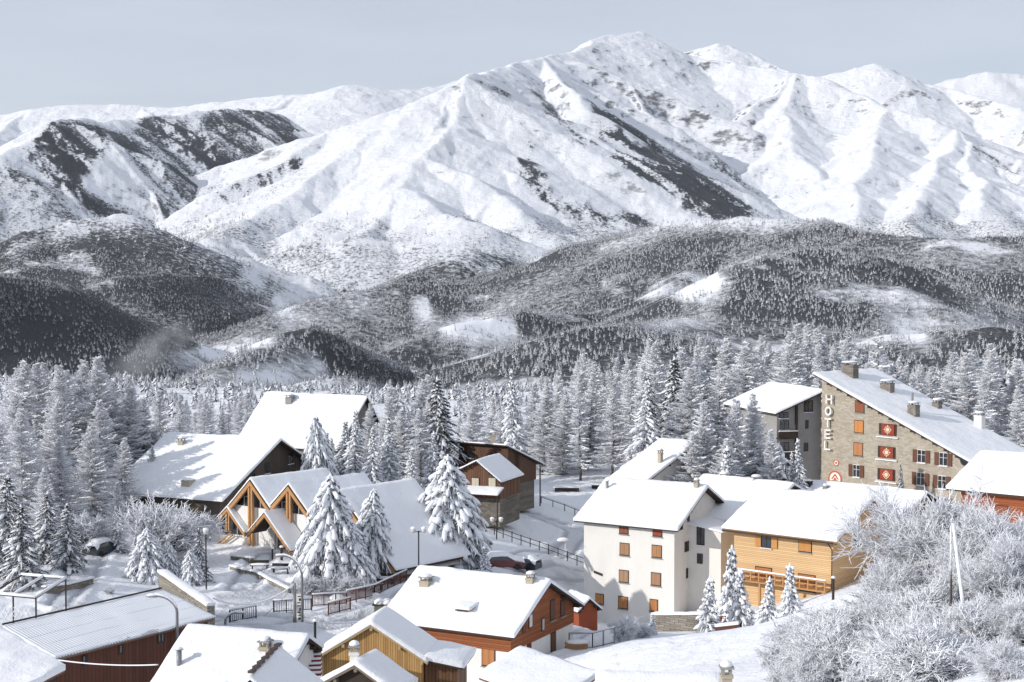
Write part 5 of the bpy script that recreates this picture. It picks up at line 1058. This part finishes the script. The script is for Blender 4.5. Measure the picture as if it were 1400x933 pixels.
# ------------------------------------------------------------------ lamps, fences, walls, cars and other small things
def lit_snow(m, name, parent): return m.build(name, M_SNOW, parent, True)
M_GALV = mat_flat('galvanised_pole', (.2, .2, .21), .5, .12, 2, .4); M_REDW = mat_flat('red_brown_rail', (.13, .06, .045), .8, .25, 6); M_GREEN = mat_flat('green_sheet', (.30, .34, .22), .7, .12)
M_STW = mat_stone('dry_stone', (.8, .5, 0), .45, .2, (.2, .18, .15), (.34, .31, .26), (.14, .13, .12)); M_LAMPG = mat_flat('lamp_glass', (.6, .6, .58), .2, .05)
def cobra(px, d, py_top, arm_px, arm_py, base_py, label, r=.105):
    z0 = P(px, base_py, d).z; zt = P(px, py_top, d).z; x = P(px, py_top, d).x; t = P(arm_px, arm_py, d)
    e = empty('street_lamp', (x, d, min(z0, gz(x, d))), label, 'street lamp'); pts = [Vector((x, d, min(z0, gz(x, d)) - .2)), Vector((x, d, zt))]
    c = [Vector((x + (t.x - x) * (1 - cos(a)), d, zt + (t.z - zt) * sin(a))) for a in [i * pi / 14 for i in range(1, 8)]]
    MB().tube(pts + c, r, 8, r * .6).build('pole', M_GALV, e, True); s = 1 if t.x > x else -1
    h = MB().blob((t.x + s * .2, d, t.z - .05), .42, .14, .13).build('lamp_head', M_METAL, e, True); lit_snow(MB().blob((t.x + s * .18, d, t.z + .06), .4, .16, .12), 'snow', h)
    lit_snow(MB().tube([p + Z3 * r for p in c], r * .8, 6), 'snow', e)
cobra(413, 121, 790, 386, 760, 866, 'tall bent street lamp next to the utility pole')
cobra(242, 98, 838, 212, 815, 880, 'bent street lamp reaching over the red barn roof')
cobra(308, 119, 850, 325, 838, 868, 'low bent street lamp behind the sunlit snow roof')
def globe_lamp(px, d, top, label, two=True):
    b = at(px, d); zt = P(px, top, d).z; e = empty('globe_lamp', b, label, 'street lamp'); MB().tube([b - Z3 * .1, Vector((b.x, d, zt))], .065, 8).build('pole', M_BLACK, e, True)
    for s in ((-1, 1) if two else (0,)):
        if s: MB().tube([Vector((b.x, d, zt - .1)), Vector((b.x + s * .45, d, zt - .05))], .035, 6).build('arm', M_BLACK, e)
        g = MB().blob((b.x + s * .5, d, zt + .05), .24, .24, .26, flat=-1).build('globe', M_LAMPG, e, True); lit_snow(MB().blob((b.x + s * .5, d, zt + .22), .27, .27, .2), 'snow', g)
globe_lamp(572.5, 139.5, 726, 'twin-globe lamp beside the big church roof slope'); globe_lamp(679, 170, 712, 'twin-globe lamp in front of the dark chalet snowfield'); globe_lamp(282, 134, 728, 'single lamp post left of the church', False)
# utility pole with a hanging banner and two snow-laden cables
b = at(403, 121.5); zt_ = P(403, 797, 121.5).z; UP = empty('utility_pole', b, 'thick utility pole with narrow white banner and cables', 'utility pole')
MB().tube([b - Z3 * .2, Vector((b.x, b.y, zt_))], .16, 10, .12).build('pole', M_CONC, UP, True)
bx0 = b.x + .42; zb0, zb1 = P(408, 852, 121).z, P(408, 813, 121).z
bn = MB().obox((bx0, 121.3, (zb0 + zb1) / 2), (.24, 0, 0), (0, .02, 0), (0, 0, (zb1 - zb0) / 2)).build('banner', M_LET, UP)
mk = MB()
for i, (dx, w_, h_) in enumerate([(0, .15, .03), (.06, .1, .1), (-.05, .12, .04), (0, .16, .05), (.05, .06, .14), (-.04, .14, .05), (.02, .13, .03), (0, .1, .09)]): mk.obox((bx0 + dx, 121.27, zb1 - .22 - i * .26), (w_, 0, 0), (0, .005, 0), (0, 0, h_))
mk.build('banner_marks', M_BLACK, bn)
for z in (zb0 - .05, zb1 + .05): MB().tube([Vector((b.x, 121.4, z)), Vector((bx0 + .24, 121.3, z))], .03, 5).build('bracket', M_GALV, UP)
def cable(a, c, sag, r, label, mat=M_SNOW):
    pts = [a + (c - a) * t - Z3 * sag * 4 * t * (1 - t) for t in [i / 24 for i in range(25)]]; o = MB().tube(pts, r, 6).build('cable', mat, None, True); tag(o, label, 'cable')
cable(Vector((b.x, b.y, zt_ - .1)), P(291, 818, 118), 1.0, .06, 'thick snow-laden cable hanging from the utility pole to the stone wall')
cable(Vector((b.x, b.y, zt_ - .25)), P(345, 856, 122), .15, .022, 'thin guy wire running down from the utility pole', M_GALV)
cable(P(75, 902, 87), P(216, 909, 84), .15, .04, 'snow-covered cable along the red barn wall')
# railings and fences
def railing(pts, h, label, gap=.16, mat=None, posts=1.6, rails=(1., .12), snow=True, bars=True, r=.022):
    W = [at(px, d) for px, d in pts]; c = W[0]; e = empty('railing' if bars else 'fence', c, label, 'railing' if bars else 'fence'); mat = mat or M_REDW; bm_, pm_, sm_, rl = MB(), MB(), MB(), MB()
    for a, b_ in zip(W, W[1:]):
        L2 = (b_ - a).length
        for f in rails: rl.tube([a + Z3 * h * f, b_ + Z3 * h * f], .04, 5)
        n = int(L2 / posts) + 1
        for i in range(n + 1): q = a + (b_ - a) * i / n; pm_.tube([q - Z3 * .2, q + Z3 * (h + .06)], .055, 5)
        if bars:
            for i in range(int(L2 / gap)): q = a + (b_ - a) * ((i + .5) * gap / L2); bm_.tube([q + Z3 * .1, q + Z3 * h], r, 4)
    if snow: sm_.tube([q + Z3 * (h + .07) for q in W], .075, 6)
    pm_.build('posts', mat, e)['kind'] = 'stuff'; rl.build('rail', mat, e)
    if bars: bm_.build('bars', mat, e)['kind'] = 'stuff'
    if snow: lit_snow(sm_, 'snow', e)
railing([(314, 120), (350, 121)], 1.0, 'dark slatted railing at the street left of the utility pole', mat=M_BLACK)
railing([(374, 124), (426, 126)], 1.0, 'dark snow-capped railing just behind the utility pole', mat=M_DARK)
railing([(427, 128), (474, 131)], 1.05, 'red-brown slatted railing right of the utility pole'); railing([(449, 125), (479, 127)], 1.05, 'short red-brown railing on the near side of the street')
railing([(474, 132), (512, 136), (556, 142)], 1.05, 'red-brown railing climbing toward the village house roof')
railing([(652, 174), (700, 172), (750, 170), (802, 168)], 1.15, 'thin dark post-and-rail fence across the shaded snowfield', mat=M_BLACK, posts=1.25, rails=(.95, .5), snow=False, bars=False)
railing([(740, 200), (772, 198), (800, 196)], .9, 'low snow-dusted fence behind the shaded snowfield', mat=M_DARK, posts=2, rails=(.9,), snow=True, bars=False)
railing([(778, 121), (810, 120), (840, 118)], 1.3, 'wire mesh fence on the bank beside the brown and white house', mat=M_GALV, posts=2.4, rails=(1., .1), gap=.12, r=.008)
railing([(806, 150), (812, 149)], .9, 'short white snow-capped rail at the white house corner', mat=M_PLAS, bars=False)
# walls with snow on top
def wall(pts, h, label, th=.35, mat=None, snow=.28, name='stone_wall', low=1.5):
    W = [at(px, d) for px, d in pts]; e = empty(name, W[0], label, 'wall'); m = MB(); sn = []
    for a, b_ in zip(W, W[1:]):
        u = (b_ - a).normalized(); v_ = Vector((-u.y, u.x, 0)) * th / 2; m.hexa([a - v_ - Z3 * low, b_ - v_ - Z3 * low, b_ + v_ - Z3 * low, a + v_ - Z3 * low], [a - v_ + Z3 * h, b_ - v_ + Z3 * h, b_ + v_ + Z3 * h, a + v_ + Z3 * h])
    m.build('wall', mat or M_STW, e); tops = [w_ + Z3 * (h + .01) for w_ in W]; u = (W[-1] - W[0]).normalized(); v_ = Vector((-u.y, u.x, 0)) * (th / 2 + .05)
    for a, b_ in zip(tops, tops[1:]): snow_sheet(e, [(a - v_, b_ - v_), (a + v_, b_ + v_)], snow, .25, lip=.05)
wall([(222, 121), (289, 112)], 3.5, 'dry stone wall capped with snow behind the red barn', .6)
wall([(893, 129.5), (961, 127)], 1.5, 'stone terrace wall capped with snow below the white house', .4)
wall([(917, 137), (996, 133)], .7, 'dark timber edging of the snowy terrace beside the white house', .3, M_REDW, name='terrace_edge'); wall([(978, 124.5), (1010, 124)], .5, 'short dark timber edging between the garden firs', .3, M_REDW, name='terrace_edge')
wall([(316, 143), (335, 141.5), (352, 140), (370, 137), (396, 134)], .38, 'low curved stone edging in front of the church', .3, snow=.16, low=.6); wall([(317, 149), (345, 146.5)], .4, 'low straight stone edging by the church wall', .3, snow=.18, low=.6)
wall([(60, 124), (92, 127), (126, 130)], .5, 'low dark wall edge beside the snowy path at left', .3, snow=.15)
# benches, posts and a picnic table
def bench(px, d, rot, label, w=1.8):
    b = at(px, d); u = Vector((cos(rot), sin(rot), 0)); v_ = Vector((-u.y, u.x, 0)); e = empty('bench', b, label, 'bench')
    s = MB().obox(b + Z3 * .48, u * w / 2, v_ * .24, Z3 * .035).build('seat', M_DARK, e); MB().obox(b + Z3 * .8 + v_ * .26, u * w / 2, v_ * .025, Z3 * .14).build('backrest', M_DARK, e)
    for k in (-1, 1): MB().obox(b + u * k * w * .38 + Z3 * .22, u * .05, v_ * .22, Z3 * .25).build('leg', M_DARK, e)
    lit_snow(MB().blob((b.x, b.y, b.z + .52), w * .5, .26, .2), 'snow', s)
bench(355, 143, .1, 'snow-heaped bench in front of the church door'); bench(384, 141, -.1, 'snow-heaped bench near the church spruces')
bench(512, 139, -.3, 'dark bench right of the church spruces, first of two'); bench(527, 141, -.3, 'dark bench right of the church spruces, second of two')
def post(px, d, top, label, r=.09, mat=M_DARK):
    b = at(px, d); zt = P(px, top, d).z; o = empty('post', b, label, 'post'); c = MB().tube([b - Z3 * .2, Vector((b.x, b.y, zt))], r, 8).build('shaft', mat, o); lit_snow(MB().blob((b.x, b.y, zt), r * 1.7, r * 1.7, .16), 'snow', c)
post(372.5, 147, 750, 'thin dark post before the church porch'); post(385, 145.5, 748, 'thicker dark post right of the church porch', .13); post(431, 112, 849, 'black snow-capped pipe post in front of the board-clad chalet', .1, M_BLACK)
post(1139, 131, 790, 'snow-capped post at the yellow chalet corner', .12); post(773, 172, 742, 'white sign post with snow pillow on the shaded snowfield', .05, M_PLAS)
lit_snow(MB().blob((P(770, 738, 172).x, 172, P(770, 738, 172).z - .1), .75, .3, .35), 'snow', bpy.data.objects['post.004'])
# snow-buried cars
M_CARS = [mat_flat('car_paint_dark', (.03, .035, .045), .3, .2, 2, .6), mat_flat('car_paint_red', (.13, .03, .03), .3, .15, 2, .6), mat_flat('car_paint_grey', (.16, .17, .18), .3, .15, 2, .6)]
def car(px, d, rot, mi, label):
    b = at(px, d); u = Vector((cos(rot), sin(rot), 0)); v_ = Vector((-u.y, u.x, 0)); e = empty('parked_car', b, label, 'car')
    def Q(a, s, z): return b + u * a + v_ * s + Z3 * z
    prof = [(-2.0, .3), (-2.02, .75), (-1.85, .95), (-1.2, 1.0), (1.0, .95), (1.8, .82), (2.05, .65), (2.05, .3)]
    MB().extrude([Q(a, -.84, z) for a, z in prof], v_ * 1.68).build('body', M_CARS[mi], e)
    cab = [(-1.75, .98), (-1.35, 1.42), (.25, 1.45), (1.0, .96)]; MB().hexa([Q(-1.75, -.78, .97), Q(1.0, -.78, .95), Q(1.0, .78, .95), Q(-1.75, .78, .97)], [Q(-1.35, -.64, 1.43), Q(.25, -.64, 1.45), Q(.25, .64, 1.45), Q(-1.35, .64, 1.43)]).build('window', M_GLASS, e)
    for a in (-1.3, 1.3):
        for s in (-1, 1): MB().extrude([Q(a + .31 * cos(t), s * .8 - .1, .31 + .31 * sin(t)) for t in [i * pi / 8 for i in range(16)]], v_ * .2).build('wheel', M_BLACK, e)
    for s in (-1, 1): MB().obox(Q(2.05, s * .6, .66), u * .03, v_ * .14, Z3 * .07).build('headlight', M_LAMPG, e)
    rows = []
    for s, k in ((-.8, 0), (-.5, 1), (.5, 1), (.8, 0)): rows.append((s, k))
    m = MB(); n = [(-2.0, .95, 1), (-1.7, 1.1, .98), (-1.3, 1.45, .8), (-.4, 1.5, .8), (.3, 1.47, .8), (.75, 1.2, .9), (1.1, 1.0, .98), (2.0, .82, 1)]
    vs = [];
    for a, z, w_ in n:
        for s in (-.84, -.6, 0, .6, .84): vs.append(Q(a, s * w_ * (1.05 if abs(s) > .7 else 1), z + (.24 if abs(s) < .7 else -.12)))
    k = 5; fs = [(i * k + j, i * k + j + 1, (i + 1) * k + j + 1, (i + 1) * k + j) for i in range(len(n) - 1) for j in range(k - 1)]
    m.add(vs, fs); lit_snow(m, 'snow', e)
car(688, 149, .2, 1, 'snow-buried red car beside the small fir'); car(712, 152, 2.7, 0, 'dark car under snow at the edge of the shaded snowfield'); car(140, 149, 1.2, 0, 'dark car half hidden behind the young spruce at the path'); car(748, 143, 2.2, 2, 'grey car under snow behind the village house chimney')
# green shelter, pergola, woodpile, stairs, leaning poles
b = at(529, 124); e = empty('bin_shelter', b, 'pale green rubbish shelter under heaped snow beside the railing', 'shelter')
MB().obox(b + Z3 * .6, (1.0, 0, 0), (0, .6, 0), (0, 0, .75)).build('wall', M_GREEN, e); s = MB().obox(b + Z3 * 1.4, (1.15, 0, 0), (0, .75, 0), (0, 0, .05)).build('lid', M_DARK, e)
for dx in (-.6, .05, .65): lit_snow(MB().blob((b.x + dx, b.y, b.z + 1.45), .5, .7, .36), 'snow', s)
pa, pb = P(-12, 812, 108), P(49, 818, 104); pc = pb + Vector((.6, 5, .35)); pd = pa + Vector((.6, 5, .35)); e = empty('pergola', (pb.x, pb.y, gz(pb.x, pb.y)), 'snow-topped open pergola frame beside dark spruces at left', 'pergola')
fr_ = MB()
for p_, q_ in ((pa, pb), (pb, pc), (pc, pd), (pd, pa), ((pa + pb) / 2, (pc + pd) / 2)): fr_.tube([p_, q_], .07, 5)
f_ = fr_.build('frame', M_DARK, e); sm_ = MB()
for p_, q_ in ((pa, pb), (pb, pc), (pc, pd), ((pa + pb) / 2, (pc + pd) / 2)): sm_.tube([p_ + Z3 * .1, q_ + Z3 * .1], .11, 6)
lit_snow(sm_, 'snow', f_)
for p_ in (pa, pb, pc, (pa + pb) / 2): MB().tube([Vector((p_.x, p_.y, gz(p_.x, p_.y) - .2)), p_], .06, 6).build('post', M_DARK, e)
lt = MB()
for i in range(26):
    x_ = pa.x + (pb.x - pa.x) * i / 26; lt.tube([Vector((x_, pb.y, pa.z - .1)), Vector((x_ + (.5 if i % 2 else -.5), pb.y, pa.z - 1.0))], .03, 4)
lt.build('lattice', M_TWIG, e)
b = at(789, 119.5); e = empty('wood_pile', b, 'small stack of orange firewood under snow by the mesh fence', 'wood pile'); m = MB()
for i in range(9):
    for j in range(3): p_ = b + Vector((-.9 + i * .2 + (j % 2) * .1, 0, .12 + j * .17)); m.tube([p_ - Vector((0, .4, 0)), p_ + Vector((0, .4, 0))], .095, 7)
m.build('logs', mat_flat('cut_wood', (.42, .24, .12), .8, .3, 8), e)['kind'] = 'stuff'; lit_snow(MB().blob((b.x, b.y, b.z + .58), 1.0, .45, .25), 'snow', e)
st0 = P(424, 925, 83); e = empty('red_staircase', st0 - Z3 * 2, 'red plank stairs with snow on every step beside the board-clad chalet', 'stairs')
for i in range(6):
    p_ = P(424, 922 - i * 6.3, 82 + i * .3); s = MB().obox(p_, (.62, .1, 0), (0, .2, 0), (0, 0, .06)).build('step', mat_flat('red_step', (.22, .03, .03)) if i == 0 else bpy.data.materials['red_step'], e); lit_snow(MB().obox(p_ + Z3 * .1, (.6, .1, 0), (0, .19, 0), (0, 0, .045)), 'snow', s)
def lean(a, c, r, mat, label): tag(MB().tube([a, (a + c) / 2 + Vector((.04, 0, 0)), c], r, 7, r * .7).build('pole', mat, None, True), label, 'pole')
lean(P(1326, 925, 60), P(1303, 716, 62), .09, M_SNOW, 'leaning snow-plastered pole standing in the frosted thicket'); lean(P(1298, 900, 62.5), P(1300, 720, 62.5), .055, M_BARK, 'thin upright brown pole behind the leaning white pole')
# low covered stacks on the far meadow
for px, d, w_, lb in ((775, 212, 3.4, 'long low snow-covered stack on the meadow behind the fence'), (817, 214, 1.6, 'short low snow-covered stack near the back house roof')):
    b = at(px, d); e = empty('covered_stack', b, lb, 'stack'); MB().obox(b + Z3 * .25, (w_ / 2, -.2, 0), (0, .7, 0), (0, 0, .35)).build('stack', M_DARK, e); snow_sheet(e, [(b + Vector((-w_ / 2 - .2, -.9, .62)), b + Vector((w_ / 2 + .2, -1.1, .62))), (b + Vector((-w_ / 2 - .2, .9, .62)), b + Vector((w_ / 2 + .2, .7, .62)))], .3, .3)
# boulders under snow and footprints-like mounds near the spruces
for i, (px, d, r_) in enumerate([(462, 134, .6), (480, 135.5, .5), (497, 136.5, .7), (512, 136, .45), (300, 137, .5), (400, 138.5, .5)]):
    lb_ = ['rounded snow mound left of the dark benches', 'small snow mound under the church spruces', 'largest snow mound near the benches right of the spruces', 'snow mound touching the first dark bench', 'round snow heap by the single lamp post', 'snow heap at the end of the curved stone edging'][i]
    b = at(px, d); o = MB().blob((b.x, b.y, b.z), r_ * 1.4, r_, r_ * .8).build('snow_mound', M_SNOW, None, True); tag(o, lb_, 'snow mound', 'snow mounds around the church'); 
# ------------------------------------------------------------------ the air
hb = MB().hexa([(-16500, -60, -700), (16500, -60, -700), (16500, 15800, -700), (-16500, 15800, -700)], [(-16500, -60, 2600), (16500, -60, 2600), (16500, 15800, 2600), (-16500, 15800, 2600)]).build('haze', None)
hm = bpy.data.materials.new('haze'); hm.use_nodes = True; t_ = hm.node_tree; t_.nodes.clear(); vo = t_.nodes.new('ShaderNodeVolumePrincipled'); ou = t_.nodes.new('ShaderNodeOutputMaterial')
vo.inputs['Color'].default_value = (.86, .9, 1, 1); vo.inputs['Density'].default_value = 1.2e-5; vo.inputs['Anisotropy'].default_value = .2; t_.links.new(vo.outputs[0], ou.inputs['Volume']); hb.data.materials.append(hm); hb['kind'] = 'stuff'

mc = P(205, 484, 950); ml = MB().blob((0, 0, 0), 46, 40, 17, 20, 12, -1).build('mist', None, None, True); ml.location = mc; ml.rotation_euler = (0, R(-28), 0); ml['kind'] = 'stuff'
mm = bpy.data.materials.new('mist'); mm.use_nodes = True; t_ = mm.node_tree; t_.nodes.clear(); vo = t_.nodes.new('ShaderNodeVolumePrincipled'); ou = t_.nodes.new('ShaderNodeOutputMaterial'); tc_ = t_.nodes.new('ShaderNodeTexCoord')
def vn(t, **k):
    n = t_.nodes.new(t)
    for a, b in k.items(): setattr(n, a, b)
    return n
nz_ = vn('ShaderNodeTexNoise'); nz_.inputs['Scale'].default_value = .06; nz_.inputs['Detail'].default_value = 5; nz_.inputs['Distortion'].default_value = .6
ms = vn('ShaderNodeMapping'); ms.inputs['Scale'].default_value = (1 / 46, 1 / 40, 1 / 17); ln_ = vn('ShaderNodeVectorMath', operation='LENGTH'); fa = vn('ShaderNodeMapRange', interpolation_type='SMOOTHSTEP'); fa.inputs[1].default_value = .95; fa.inputs[2].default_value = .1
rg_ = vn('ShaderNodeMapRange'); rg_.inputs[1].default_value = .42; rg_.inputs[2].default_value = .72; rg_.inputs[4].default_value = .045; ml_ = vn('ShaderNodeMath', operation='MULTIPLY')
K = t_.links.new; K(tc_.outputs['Object'], nz_.inputs['Vector']); K(tc_.outputs['Object'], ms.inputs[0]); K(ms.outputs[0], ln_.inputs[0]); K(ln_.outputs['Value'], fa.inputs[0]); K(nz_.outputs[0], rg_.inputs[0]); K(rg_.outputs[0], ml_.inputs[0]); K(fa.outputs[0], ml_.inputs[1]); K(ml_.outputs[0], vo.inputs['Density'])
vo.inputs['Color'].default_value = (.88, .9, .94, 1); K(vo.outputs[0], ou.inputs['Volume']); ml.data.materials.append(mm)
